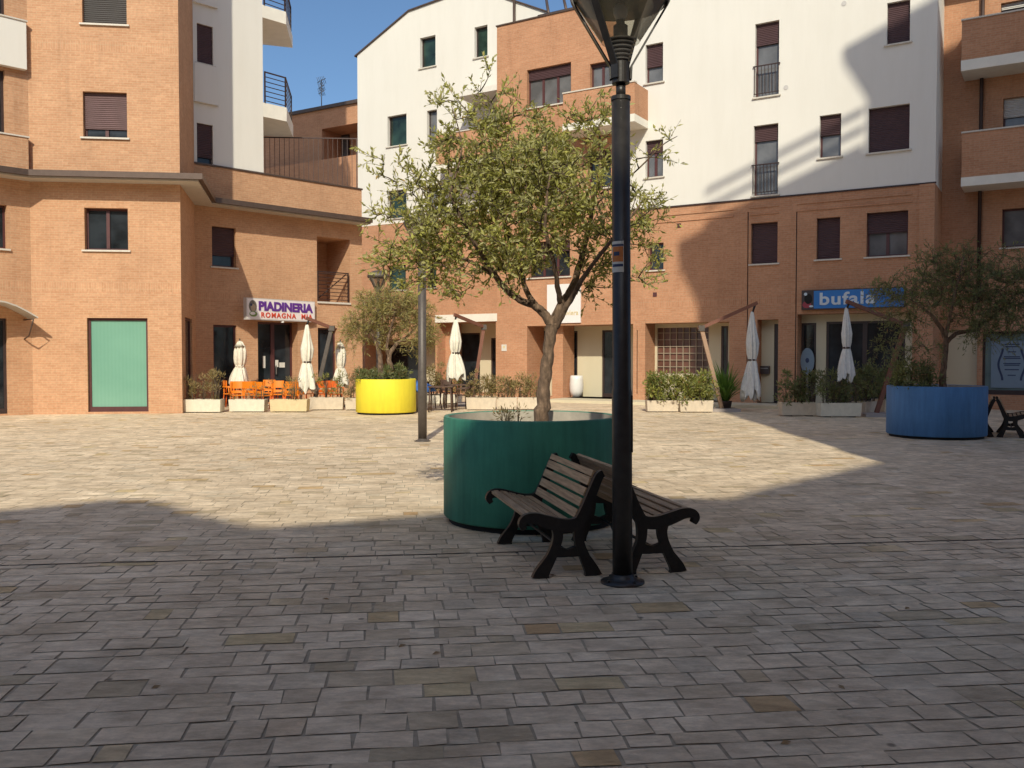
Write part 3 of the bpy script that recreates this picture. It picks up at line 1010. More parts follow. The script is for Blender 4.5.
ant = thing('tv_antenna', 'thin tall television aerial on the roof of the shaded brick house', 'antenna', tuple(bk.pt(bk.at(313, 110)[0], -0.6, bzm + 0.16)))
am = MB()
ab = bk.pt(bk.at(313, 110)[0], -0.6, bzm + 0.16)
ah = (112 - 79) * 42.5 / 900
am.tube([ab, ab + UP * ah], 0.025, 6)
am.build('mast', M['steel'], ant)
am = MB()
for k, (h, l) in enumerate(((ah - 0.05, 0.55), (ah - 0.35, 0.4), (ah - 0.62, 0.4))):
    p = ab + UP * h
    am.tube([p - pe * l * 0.5 - UP * .06, p + pe * l * 0.5 + UP * .06], 0.018, 5)
    for t_ in (-0.4, -0.2, 0, 0.2, 0.4):
        q_ = p + pe * l * t_
        am.tube([q_ - UP * 0.16 - pn * .1, q_ + UP * 0.16 + pn * .1], 0.012, 5)
am.build('aerial', M['steel'], ant)

# ================================================================== GABLED PLASTER HOUSE
gab = thing('gabled_house', 'ivory plaster gabled house with small dark windows, behind the crown of the tallest olive tree', 'house', tuple(GB.pt(0, 0, 0)))
zB = 1.6 + (357 - 228) * (GB.pt(0, 0, 0).y) / 900
op = {}
cols = []
for k, (yt, yb) in enumerate(((115, 145.5), (190, 218), (265, 290))):
    cols.append(GB.rect(387.5, 406.5, yt, yb))
cols2 = [GB.rect(427, 437, 110, 143), GB.rect(427, 437, 186, 215), GB.rect(426, 437, 259, 288)]
tops = [GB.rect(420, 435.5, 36.5, 67), GB.rect(474.5, 487.5, 26, 57)]
q1 = GB.rect(366, 436, 339, 392); q1 = (q1[0], q1[1], 0.06, q1[3], 1.5)
q2 = GB.rect(438, 496.5, 322, 392); q2 = (q2[0], q2[1], 0.06, q2[3], 1.8)
uk, zk = GB.at(409, 11.5); ue, ze = GB.at(357.5, 55.5)
zr = GB.at(478, -14)[1]
ur = GB.at(482, 0)[0]
u9, z9 = GB.at(507, -1)
uE, zE = GB.at(549, 13)
prof = [(0, ze), (uk, zk), (ur, zr), (u9, z9), (uE, zE)]
bnd = zB
gwm = MB()
build_wall(gwm, GB, 0, uE, bnd, prof, cols[:2] + cols2[:2] + tops)
GS = Wall((GB.pt(0, -9, 0)).xy, GB.pt(0, 0, 0).xy)
build_wall(gwm, GS, 0, 9, bnd, ze, [])
gwm.build('wall', M['plaster'], gab)
gbm = MB()
GBb = GB.offset(0.05)
build_wall(gbm, GBb, -0.05, 8.6, 0, bnd, [cols[2], cols2[2], q1, q2])
build_wall(gbm, GS, 0, 9.03, 0, bnd - 0.002, [])
GB.box(gbm, 0, 8.6, -0.02, 0.05, bnd - 0.02, bnd + 0.004)
gbm.build('brick_base', M['brick_red'], gab)
rf = MB()
for (ua, za), (ub, zb_) in zip(prof, prof[1:]):
    for (dA, dB) in ((0.07, -9.0 if ub < uE else -2.5),):
        p = [GB.pt(ua - (0.12 if ua == 0 else 0), dA, za - (0.05 if ua == 0 else 0)), GB.pt(ub, dA, zb_), GB.pt(ub, dB, zb_), GB.pt(ua - (0.12 if ua == 0 else 0), dB, za - (0.05 if ua == 0 else 0))]
        t_ = UP * 0.055
        rf.face([k + t_ for k in p]); rf.face(list(reversed(p)))
        rf.face([p[0], p[1], p[1] + t_, p[0] + t_]); rf.face([p[2], p[3], p[3] + t_, p[2] + t_])
        rf.face([p[3], p[0], p[0] + t_, p[3] + t_]); rf.face([p[1], p[2], p[2] + t_, p[1] + t_])
rf.build('roof', M['gutter'], gab)
for w_ in cols[:2]: add_window(gab, GB, w_, 0, 1, glass='glass_green', frame='frame_dark')
add_window(gab, GBb, cols[2], 0, 1, glass='glass_green', frame='frame_dark')
for w_ in cols2[:2]: add_window(gab, GB, w_, 0, 1, glass='glass_grey', frame='frame_dark')
add_window(gab, GBb, cols2[2], 0, 1, glass='glass_green', frame='frame_dark')
for w_ in tops: add_window(gab, GB, w_, 0, 1, glass='glass_green', frame='frame_dark')
dp = MB()
ud, zd = GB.at(515.5, 10)
dp.tube([GB.pt(ud, 0.1, 12), GB.pt(ud, 0.1, z9 - 0.15)], 0.06, 8)
dp.build('downpipe', M['gutter'], gab)
# recess with cream back wall and doors under the gable
def niche(bld, WW, op_, items, back='cream'):
    u0, u1, z0, z1, dep = op_
    bmw = MB()
    ops = [it[0] for it in items]
    Wb = WW.offset(-dep + 0.003)
    build_wall(bmw, Wb, u0 - 0.02, u1 + 0.02, 0, z1 + 0.05, [(o[0], o[1], o[2], o[3], 0.12) for o in ops])
    bmw.build('recess_wall', M[back], bld)
    for o, kind in items:
        if kind == 'door': add_door(bld, Wb, o, -0.1, 'frame_dark')
        elif kind == 'glassdoor': add_door(bld, Wb, o, -0.1, 'frame_dark', leaves=2)
        elif kind == 'glass': add_door(bld, Wb, o, -0.1, 'frame_dark', name='shop_window')
        elif kind == 'lattice': lattice(bld, Wb, o)
def lattice(bld, Wb, o):
    g = MB()
    u0, u1, z0, z1 = o[:4]
    n = 8
    st = (u1 - u0) / n
    for k in range(n + 1):
        u = min(u1 - 0.025, u0 + st * k)
        Wb.box(g, u, u + 0.025, -0.05, 0.0, z0, z1)
    z = z0
    while z < z1:
        Wb.box(g, u0 + 0.002, u1 - 0.002, -0.045, -0.004, z, min(z1, z + 0.025))
        z += st
    fr = g.build('lattice_window', M['lattice'], bld)
    p = MB()
    Wb.box(p, u0, u1, -0.08, -0.055, z0, z1)
    p.build('pane', mat_glass_brown, fr)
mat_glass_brown = mat_glass('brown glass block', (0.13, 0.06, 0.045), 0.2, 0.3)
def nrect(WW, dep, x0, x1, yt, z0=0.06):
    a, b, _, c = WW.offset(-dep).rect(x0, x1, yt, 390)
    return (a, b, z0, c)
nd1 = 1.5
niche(gab, GBb, q1, [(nrect(GBb, nd1, 379, 421, 345), 'glass')])
nd2 = 1.8
niche(gab, GBb, q2, [(nrect(GBb, nd2, 461, 480, 333), 'glass'), (nrect(GBb, nd2, 491, 500, 338), 'door')])
pr = MB()
a0, a1 = GBb.at(441, 370, -0.7)[0], GBb.at(453.5, 370, -0.7)[0]
GBb.box(pr, a0, a1, -1.0, -0.6, 0, GBb.at(447, 340, -0.6)[1] + 1.2)
pr.build('pier', M['brick_red'], gab)
bmm = MB()
a0, a1, b0, b1 = GB.rect(436, 498.5, 313.5, 320.5)
GBb.box(bmm, a0, a1, -0.2, 0.03, q2[3] + 0.003, q2[3] + 0.32)
bmm.build('beam', M['white_paint'], gab)
# balcony between gable and brick bay
def slab_balcony(bld, WW, x0, x1, yt, yb, ys, d, par='brick_red', name='balcony'):
    """brick parapet on a pale slab, measured on its front face"""
    Wf = WW.offset(d)
    u0, u1, zs, zt_ = Wf.rect(x0, x1, yt, ys)
    zb_ = Wf.at((x0 + x1) / 2, yb)[1]
    b = MB()
    WW.box(b, u0, u1, d - 0.15, d, zb_, zt_)
    WW.box(b, u0, u0 + 0.15, 0.002, d - 0.151, zb_, zt_ - 0.001)
    WW.box(b, u1 - 0.15, u1, 0.002, d - 0.151, zb_, zt_ - 0.001)
    o = b.build(name, M[par], bld)
    s = MB()
    WW.box(s, u0 - 0.01, u1 + 0.01, 0.003, d + 0.02, zs, zb_ - 0.002)
    s.build('slab', M['white_paint'], o)
    c = MB()
    WW.box(c, u0 - 0.02, u1 + 0.02, d - 0.18, d + 0.03, zt_ + 0.001, zt_ + 0.045)
    c.build('coping', M['marble'], o)
    return u0, u1, zs, zt_
slab_balcony(gab, GB, 436, 495, 131, 161, 166, 1.3)
up_ = MB()
Wf = GB.offset(1.3)
a0, a1, b0, b1 = Wf.rect(456, 497, 88, 93.5)
GB.box(up_, a0, a1, 0.002, 1.3, b0, b1)
up_.build('balcony_slab', M['plaster'], gab)

# ================================================================== LONG PLASTER AND BRICK APARTMENT HOUSE
uL = P.at(497, 200)[0]; uV = P.at(616, 200)[0]; uR = P.at(935, 200)[0]
zW = P.at(665, 208)[1]
zV = P.at(497, 27)[1]
HT = 16.2
lng = thing('apartment_house', 'long ivory apartment house on a brick base holding the blue shop sign', 'apartment house', tuple(P.pt(uL, 0, 0)))
bay = [P.rect(527, 571, 66, 105), P.rect(590, 613, 62, 88)]
bay_low = [P.rect(529, 570, 155, 191), P.rect(529, 570, 241, 277), P.rect(588, 611, 150, 188)]
wh = [P.rect(645.5, 663, 43.5, 82.5), P.rect(645.5, 663, 140, 177), P.rect(648, 663.5, 243, 270),
      P.rect(755, 779, 22, 96), P.rect(753.5, 778, 124.5, 195), P.rect(751, 777.5, 222.5, 263.5),
      P.rect(887, 910, 1, 43), P.rect(819.5, 841, 114.5, 157), P.rect(868.5, 909.5, 106, 151),
      P.rect(816.5, 840, 217.5, 259), P.rect(866.5, 908, 211.5, 256), P.rect(822, 843, 8, 52)]
wh = wh[:11]
P0, P1, P2, P3, P4, P5, P6, P7, P8, P9, P10 = wh
nB = P.rect(527, 633, 325, 396); nB = (nB[0], nB[1], 0.10, nB[3], 1.3)
nC = P.rect(645, 729, 322.5, 396); nC = (nC[0], nC[1], 0.10, nC[3], 0.9)
nD = P.rect(757, 778, 319.5, 400); nD = (nD[0], nD[1], 0.10, nD[3], 0.5)
nE = P.rect(797, 912, 313, 400); nE = (nE[0], nE[1], 0.10, nE[3], 0.55)
def gr(x):
    u = P.at(x, 300)[0]
    return (u - 0.018, u + 0.018, 0.3, P.at(x, 212)[1], 0.06)
grooves = [gr(636), gr(747.5), gr(796)]
grooves = [g_ for g_ in grooves]
grooves[0] = (grooves[0][0] + 0.05, grooves[0][1] + 0.05, grooves[0][2], P.at(640, 330)[1], 0.06)
bw = MB()
build_wall(bw, P, uL, uR + 0.0, 0, zW, [P2, P5, P9, P10, bay_low[1], nB, nC, nD, nE] + grooves)
build_wall(bw, P, uL, uV, zW, zV, bay + [bay_low[0], bay_low[2]])
Pl = Wall(P.pt(uL, -3, 0).xy, P.pt(uL, 0, 0).xy)
build_wall(bw, Pl, 0, 3, 0, zV, [])
PR = Wall(P.pt(uR, 0, 0).xy, P.pt(uR, -8, 0).xy)
build_wall(bw, PR, 0, 8, 0, zW, [])
# corbelled string courses under the plaster
for (xa, xb, yo) in ((657, 734, 0), (750, 779, 0), (797.5, 912, 0)):
    for dy, th in ((6.5, 0.05), (13.0, 0.05)):
        ua, ub = P.at(xa, 200)[0], P.at(xb, 200)[0]
        z_ = zW - dy / 29.0
        P.box(bw, ua, ub, 0.002, 0.03, z_ - th, z_)
P.box(bw, uR - 0.42, uR - 0.001, 0.002, 0.05, 0, zW - 0.003)
bw.build('brick_wall', M['brick_red'], lng)
gb_ = MB()
for g_ in grooves: P.box(gb_, g_[0] - 0.02, g_[1] + 0.02, -0.08, -0.055, g_[2] - 0.02, g_[3] + 0.02)
gb_.build('joint_backing', M['frame_dark'], lng)
pw = MB()
build_wall(pw, P, uV, uR, zW + 0.0, HT, [P0, P1, P3, P4, P6, P7, P8])
build_wall(pw, PR, 0, 8, zW, HT, [])
Pv = Wall(P.pt(uV, -6, 0).xy, P.pt(uV, 0, 0).xy)
build_wall(pw, Pv, 0, 6, zV - 0.4, HT, [])
pw.build('plaster_wall', M['plaster'], lng)
fl = MB()
P.box(fl, uV, uR + 0.03, 0.0, 0.035, zW - 0.004, zW + 0.045)
fl.build('flashing', M['rail'], lng)
rr = MB()
P.box(rr, uV - 0.2, uR + 0.3, -9, 0.35, HT, HT + 0.2)
P.box(rr, uL + 0.02, uV - 0.21, -6, -0.3, zV - 0.9, zV - 0.7)
rr.build('roof', M['gutter'], lng)
cpb = MB()
P.box(cpb, uL - 0.03, uV + 0.001, -0.28, 0.04, zV, zV + 0.05)
cpb.build('parapet_coping', M['gutter'], lng)
pb = MB()          # timber and steel pergola on the bay's roof terrace
u_a, u_b = P.at(522, 5)[0], P.at(578, 5)[0]
for k in range(4):
    u_ = u_a + 0.2 + k * 0.75
    pb.tube([P.pt(u_ - 1.0, -3.2, zV + 2.3), P.pt(u_ + 0.55, -0.7, zV + 0.35)], 0.06, 6)
pb.tube([P.pt(u_a + 0.3, -0.7, zV + 0.33), P.pt(u_b + 1.5, -0.7, zV + 0.33)], 0.07, 6)
for u_ in (u_a + 0.9, u_b + 0.2):
    pb.tube([P.pt(u_, -0.7, zV - 0.7), P.pt(u_, -0.7, zV + 0.30)], 0.05, 6)
pb.build('pergola', M['gutter'], lng)
pt_ = MB()
P.box(pt_, P.at(576.5, 5)[0], P.at(582, 5)[0], -0.9, -0.6, zV - 0.8, zV + 1.2)
pt_.build('chimney', M['soffit'], lng)

add_window(lng, P, bay[0], 0.27, 3, glass='glass_grey'); add_window(lng, P, bay[1], 0.12, 2, glass='glass_grey')
add_window(lng, P, bay_low[0], 0.3, 3, glass='glass_grey'); add_window(lng, P, bay_low[1], 0.3, 3); add_window(lng, P, bay_low[2], 0.3, 2)
add_window(lng, P, P0, 0.58, 1, glass='glass_grey'); add_window(lng, P, P1, 0.33, 2, glass='glass_grey'); add_window(lng, P, P2, 0, 1)
add_window(lng, P, P3, 0.29, 1, True, glass='glass_grey'); add_window(lng, P, P4, 0.22, 1, True, glass='glass_grey'); add_window(lng, P, P5, 1.0, 1)
add_window(lng, P, P6, 1.0, 1, shut='shutter_dark'); add_window(lng, P, P7, 0.47, 1, glass='glass_grey'); add_window(lng, P, P8, 1.0, 2)
add_window(lng, P, P9, 1.0, 1); add_window(lng, P, P10, 0.47, 2, glass='glass_grey')
slab_balcony(lng, P, 563, 634.5, 88, 119, 126.5, 1.15)
for (x, y) in ((786, 87.5), (844, 3.5)):
    vm = MB()
    u, z = P.at(x, y)
    disc_pts = [P.pt(u + 0.075 * math.cos(k * math.pi / 8), 0.012, z + 0.075 * math.sin(k * math.pi / 8)) for k in range(16)]
    vm.face(disc_pts)
    for k in range(16): vm.face([disc_pts[k], disc_pts[(k + 1) % 16], disc_pts[(k + 1) % 16] - P.n * 0.01, disc_pts[k] - P.n * 0.01])
    vm.build('vent', M['sign_box'], lng)
for (x, y) in ((679, 225.5), (655, 294.5)):
    vm = MB()
    u, z = P.at(x, y)
    P.box(vm, u - 0.07, u + 0.07, 0.002, 0.02, z - 0.07, z + 0.07)
    vm.build('vent', M['frame_red'], lng)
niche(lng, P, nB, [(nrect(P, 1.3, 534, 545, 331, .1), 'door'), (nrect(P, 1.3, 564, 577.5, 331, .1), 'door'), (nrect(P, 1.3, 602, 628, 330, .1), 'glassdoor')])
pp = MB()
a0, a1 = P.at(552, 370, -0.35)[0], P.at(563, 370, -0.35)[0]
P.box(pp, a0, a1, -1.25, -0.35, 0, nB[3] - 0.002)
pp.build('pier', M['brick_red'], lng)
lt = nrect(P, 0.9, 657, 709, 327, 1.0); lt = (lt[0], lt[1], 1.0, lt[3] - 0.02)
niche(lng, P, nC, [(lt, 'lattice'), (nrect(P, 0.9, 721, 728, 326, .1), 'door')])
niche(lng, P, nD, [(nrect(P, 0.5, 774, 778, 324, .1), 'door')])
niche(lng, P, nE, [(nrect(P, 0.55, 801, 816, 323, .1), 'door'), (nrect(P, 0.55, 826, 905, 321, .1), 'glassdoor')])
# raised walk along the shops
wk = MB()
P.box(wk, P.at(640, 405)[0] - 3.0, uR - 0.02, -1.4, 1.5, -0.05, 0.10)
tag(wk.build('walkway', M['cream']), kind='structure')

# ================================================================== BRICK HOUSE WITH BALCONIES ON THE RIGHT
Q = P.offset(-1.7)
uQ = Q.at(942, 200)[0]
qb = thing('balcony_house', 'shaded red brick house with stacked balconies over a shop window with a curly bracket poster', 'apartment house', tuple(Q.pt(uQ + 3, 0, 0)))
qo = [Q.rect(1001, 1060, -2, 15), Q.rect(1003, 1060, 95, 150), Q.rect(1002, 1060, 207, 246), Q.rect(1003, 1060, -110, -60)]
qp = Q.rect(945, 977, 330, 396); qp = (qp[0], qp[1], 0.0, qp[3], 0.12)
qs = Q.rect(982, 1075, 331, 400); qs = (qs[0], qs[1], 0.45, qs[3], 0.35)
qw = MB()
build_wall(qw, Q, uR - 0.3, uQ + 12, 0, HT, qo + [qp, qs])
qw.build('wall', M['brick_red'], qb)
for i, o_ in enumerate(qo): add_window(qb, Q, o_, 0.35 if i != 2 else 0, 2, glass='glass_grey', shut='shutter_white', name='window')
pl = MB(); Q.box(pl, qp[0] - .05, qp[1] + .05, -0.16, -0.119, 0, qp[3] + .05); pl.build('cream_panel', M['cream'], qb)
add_door(qb, Q, qs, -0.3, 'frame_dark', 'glass_poster', name='shop_window')
dpq = MB(); u_ = Q.at(980, 200)[0]; dpq.tube([Q.pt(u_, 0.08, 3.2), Q.pt(u_, 0.08, HT - 0.4)], 0.055, 8); dpq.build('downpipe', M['rail'], qb)
def q_balcony(yt, yb, ys):
    Wf = Q.offset(1.15)
    u0, zt_ = Wf.at(962, yt); zb_ = Wf.at(963, yb)[1]; zs = Wf.at(963, ys)[1]
    b = MB()
    Q.box(b, u0, u0 + 9, 1.0, 1.15, zb_, zt_)
    Q.box(b, u0, u0 + 0.15, 0.002, 0.999, zb_, zt_ - 0.001)
    o = b.build('balcony', M['brick_red'], qb)
    s = MB(); Q.box(s, u0 - 0.01, u0 + 9, 0.003, 1.17, zs, zb_ - 0.002); s.build('slab', M['white_paint'], o)
    c = MB(); Q.box(c, u0 - 0.02, u0 + 9, 0.97, 1.18, zt_ + 0.001, zt_ + 0.045); c.build('coping', M['marble'], o)
q_balcony(21, 60.5, 71)
q_balcony(133.5, 177.5, 186.5)
q_balcony(-98, -57, -46)
rq = MB(); Q.box(rq, uR - 0.3, uQ + 12, -9, 0.3, HT, HT + 0.2); rq.build('roof', M['gutter'], qb)

# ================================================================== BUILDINGS BEHIND AND BESIDE THE VIEWER (they throw the morning shade on the square)
te = math.tan(SUN_EL)
taz = math.tan(SUN_AZ)
def shade_profile(pts, Y):
    return [(x - taz * (y - Y), (y - Y) * te) for x, y in pts]
YB = -12.0
edge = [(-30, 9.0), (-14, 9.4), (-9, 9.1), (-6.6, 9.3), (-5.3, 9.35), (-4.45, 10.07), (-3.9, 9.95), (-3.16, 9.1), (-2.35, 8.4), (-1.6, 8.72), (-0.8, 9.15), (-0.3, 9.65), (0.4, 10.0), (1.6, 10.3), (2.45, 10.1), (2.9, 10.75), (5.6, 13.7), (9, 14.2), (16, 13.0), (30, 12.5)]
sil = shade_profile(edge, YB)
rear = thing('rear_block', 'brick block with a stepped roofline across the square, outside the picture', 'apartment block', (0, YB, 0))
RB = Wall((sil[-1][0], YB), (sil[0][0], YB))
rb = MB()
tp = [(sil[-1][0] - x, z) for x, z in reversed(sil)]
ops = []
for fl_ in range(4):
    for k in range(14):
        u = 3 + k * 4.0
        ops.append((u, u + 1.3, 1.2 + fl_ * 3.2, 2.7 + fl_ * 3.2))
build_wall(rb, RB, 0, RB.len, 0, tp, ops)
rb.build('wall', M['brick'], rear)
for o_ in ops[14:42]: add_window(rear, RB, o_, 0.4, 2)
wnp = MB()
RB.box(wnp, 0, RB.len, -0.5, -0.3, 0, 12); wnp.build('inner_wall', M['cream'], rear)
rfm = MB()
for (ua, za), (ub, zb_) in zip(tp, tp[1:]):
    p = [RB.pt(ua, 0.0, za), RB.pt(ub, 0.0, zb_), RB.pt(ub, -7, zb_ - 1.5), RB.pt(ua, -7, za - 1.5)]
    rfm.face(p)
rfm.build('roof', M['roof_tile'], rear)

XT, YT = 5.28, 5.0
tall = thing('tall_block', 'tall brick block standing on the right edge of the square, outside the picture', 'apartment block', (XT + 5, YT - 8, 0))
hE = 6.35 - 0.2 + (30.8 - YT) * te
tbm = MB()
tbm.prism([(XT, YT - 14), (XT + 18, YT - 14), (XT + 18, YT), (XT, YT)], 0, hE - 0.9)
tbm.prism([(XT - 0.62, YT - 1.1), (XT + 18.3, YT - 1.1), (XT + 18.3, YT + 0.02), (XT - 0.62, YT + 0.02)], hE - 0.899, hE - 0.6)
tbm.prism([(XT + 4.65, YT - 9), (XT + 18.0, YT - 9), (XT + 18.0, YT - 0.3), (XT + 4.65, YT - 0.3)], hE - 0.599, hE + 1.5)
ev = [(XT - 0.002, hE - 2.6), (XT - 0.002, hE - 0.901), (XT - 0.60, hE - 0.901)]
tbm.face([(x, YT, z) for x, z in ev]); tbm.face([(x, YT - 0.8, z) for x, z in reversed(ev)])
for (xa, za), (xb, zb_) in zip(ev, ev[1:] + ev[:1]): tbm.face([(xa, YT, za), (xa, YT - 0.8, za), (xb, YT - 0.8, zb_), (xb, YT, zb_)])
sec = [(XT + 4.65, hE + 1.501), (XT + 18.0, hE + 1.501), (XT + 18.0, hE + 3.1), (XT + 4.0, hE + 3.1)]
tbm.face([(x, YT - 0.3, z) for x, z in sec]); tbm.face([(x, YT - 0.9, z) for x, z in reversed(sec)])
for (xa, za), (xb, zb_) in zip(sec, sec[1:] + sec[:1]): tbm.face([(xa, YT - 0.3, za), (xa, YT - 0.9, za), (xb, YT - 0.9, zb_), (xb, YT - 0.3, zb_)])
tbm.build('wall', M['brick'], tall)
tr_ = MB()
for k in range(3): tr_.xbox(XT + 0.2, XT + 4.6, YT - 0.2, YT - 0.14, hE - 0.45 + 0.55 * k, hE - 0.25 + 0.55 * k)
tr_.build('railing', M['rail'], tall)
TWl = Wall((XT, YT), (XT, YT - 14))
for fl_ in range(6):
    for k in range(4):
        o_ = (1.2 + k * 3.3, 2.4 + k * 3.3, 1.2 + fl_ * 3.2, 2.7 + fl_ * 3.2)
        add_window(tall, TWl, o_, 0.4, 2, depth=-0.06, sill=False)

# ================================================================== STREET LAMPS
def make_lamp(loc, label, pole_mat, r_low=0.0705, r_up=0.0645, z_step=1.35, ribs=(0, 60, 180, 228), rz=0.0):
    x, y = loc
    L = thing('street_lamp', label, 'street lamp', (x, y, 0), None)
    b = MB(); b.lathe(x, y, [(0.155, 0.0), (0.155, 0.018), (0.11, 0.028), (0.082, 0.05), (0.078, 0.07)], 28)
    for k in range(4):
        a = k * math.pi / 2 + 0.6
        b.lathe(x + 0.128 * math.cos(a), y + 0.128 * math.sin(a), [(0.012, 0.015), (0.012, 0.034), (0.0, 0.038)], 8, False)
    b.build('base_plate', M[pole_mat], L)
    p = MB(); p.lathe(x, y, [(r_low, 0.06), (r_low, z_step), (r_up, z_step + 0.03), (r_up, 3.40)], 28)
    p.lathe(x, y, [(r_up + 0.005, 3.385), (r_up + 0.005, 3.412), (r_up - 0.01, 3.416)], 28, False)
    p.build('pole', M[pole_mat], L)
    d = MB()
    d.box(V((x, y, 0)), V((1, 0, 0)), V((0, 1, 0)), UP, r_low * 0.75, r_low + 0.0025, -0.035, 0.035, z_step - 0.42, z_step - 0.02)
    d.build('inspection_door', M[pole_mat], L, bevel=0.004)
    nk = MB(); nk.lathe(x, y, [(0.034, 3.41), (0.034, 3.50)], 20)
    nk.lathe(x, y, [(0.05, 3.50), (0.062, 3.503), (0.062, 3.645), (0.055, 3.65)], 24, False)
    nk.build('socket', M[pole_mat], L)
    lv = MB()
    for k in range(6):
        z = 3.655 + 0.026 * k
        r = 0.060 + 0.009 * k
        lv.lathe(x, y, [(r * 0.8, z), (r + 0.004, z + 0.005), (r + 0.008, z + 0.013), (r * 0.8, z + 0.020)], 24, False)
    lv.lathe(x, y, [(0.045, 3.64), (0.075, 3.80)], 20)
    lv.build('louvre', M['louvre'], L)
    g = MB(); g.lathe(x, y, [(0.132, 3.785), (0.322, 4.07)], 32)
    g.f.pop(); g.sm.pop(); g.tone.pop(); del g.uv[-32:]; del g.v[-32:]
    g.f.pop(); g.sm.pop(); g.tone.pop(); del g.uv[-32:]; del g.v[-32:]
    g.build('lantern_glass', M['lantern'], L)
    lid = MB(); lid.lathe(x, y, [(0.12, 4.045), (0.325, 4.05), (0.335, 4.08), (0.342, 4.12), (0.30, 4.19), (0.16, 4.26), (0.04, 4.29), (0.0, 4.29)], 36)
    lid.build('lantern_lid', M[pole_mat], L)
    bl = MB(); bl.lathe(x, y, [(0.05, 3.80), (0.05, 3.90), (0.03, 3.91), (0.03, 3.94)], 16)
    bl.build('lamp_holder', M['pole'], L)
    bb = MB(); bb.lathe(x, y, [(0.03, 3.941), (0.05, 3.98), (0.052, 4.02), (0.035, 4.044)], 16)
    bb.build('bulb', M['white_glaze'], L)
    for a in ribs:
        a = R(a) + rz
        r = MB()
        c, s = math.cos(a), math.sin(a)
        e, t = V((c, s, 0)), V((-s, c, 0))
        pts = [e * 0.062 + UP * 3.53, e * 0.066 + UP * 3.62, e * 0.327 + UP * 4.06, e * 0.343 + UP * 4.12]
        o = V((x, y, 0))
        for p0, p1 in zip(pts, pts[1:]):
            w, h = 0.026, 0.014
            q0, q1 = o + p0, o + p1
            r.face([q0 - t * w, q1 - t * w, q1 + t * w, q0 + t * w])
            r.face([q0 - t * w + e * h, q0 + t * w + e * h, q1 + t * w + e * h, q1 - t * w + e * h])
            r.face([q0 - t * w, q0 - t * w + e * h, q1 - t * w + e * h, q1 - t * w])
            r.face([q0 + t * w, q1 + t * w, q1 + t * w + e * h, q0 + t * w + e * h])
        r.build('rib', M[pole_mat], L)
    return L
lp = on_ground(622.5, 583)
lamp = make_lamp((lp.x, lp.y), 'tall black street lamp with a small poster stuck on its pole beside the benches', 'pole')
# poster wrapped round the pole
def pole_patch(name, mat, z0, z1, a0, a1, rr, parent):
    m = MB()
    n = 8
    for k in range(n):
        A, B = R(a0 + (a1 - a0) * k / n), R(a0 + (a1 - a0) * (k + 1) / n)
        P_ = lambda a, z, r: (lp.x + r * math.cos(a), lp.y + r * math.sin(a), z)
        m.face([P_(A, z0, rr), P_(B, z0, rr), P_(B, z1, rr), P_(A, z1, rr)])
        m.face([P_(B, z0, rr - .002), P_(A, z0, rr - .002), P_(A, z1, rr - .002), P_(B, z1, rr - .002)])
    return m.build(name, M[mat], parent)
zz = lambda y: 1.6 + (357 - y) * 6.24 / 900
pst = pole_patch('poster', 'paper', zz(272), zz(241), 190, 278, 0.0665, lamp)
pole_patch('poster_picture', 'paper_orange', zz(261.5), zz(246.5), 200, 274, 0.068, pst)
pole_patch('poster_heading', 'ink', zz(246), zz(244), 194, 276, 0.0682, pst)
pole_patch('poster_heading', 'ink', zz(266.5), zz(263.8), 202, 274, 0.0682, pst)
pole_patch('poster_emblem', 'ink', zz(255.5), zz(251.5), 214, 252, 0.0692, pst)
lamp.rotation_euler = (0, -0.0072, 0)
l2 = on_ground(422.5, 441.5)
make_lamp((l2.x, l2.y), 'slim grey brown street lamp with its head lost in the olive crown', 'pole_grey', 0.083, 0.078, 1.2, (20, 110, 200, 290))
l3 = V((-4.15, 28.0, 0))
make_lamp((l3.x, l3.y), 'distant street lamp rising behind the yellow planter', 'pole_grey', 0.085, 0.075, 1.2, (45, 135, 225, 315))

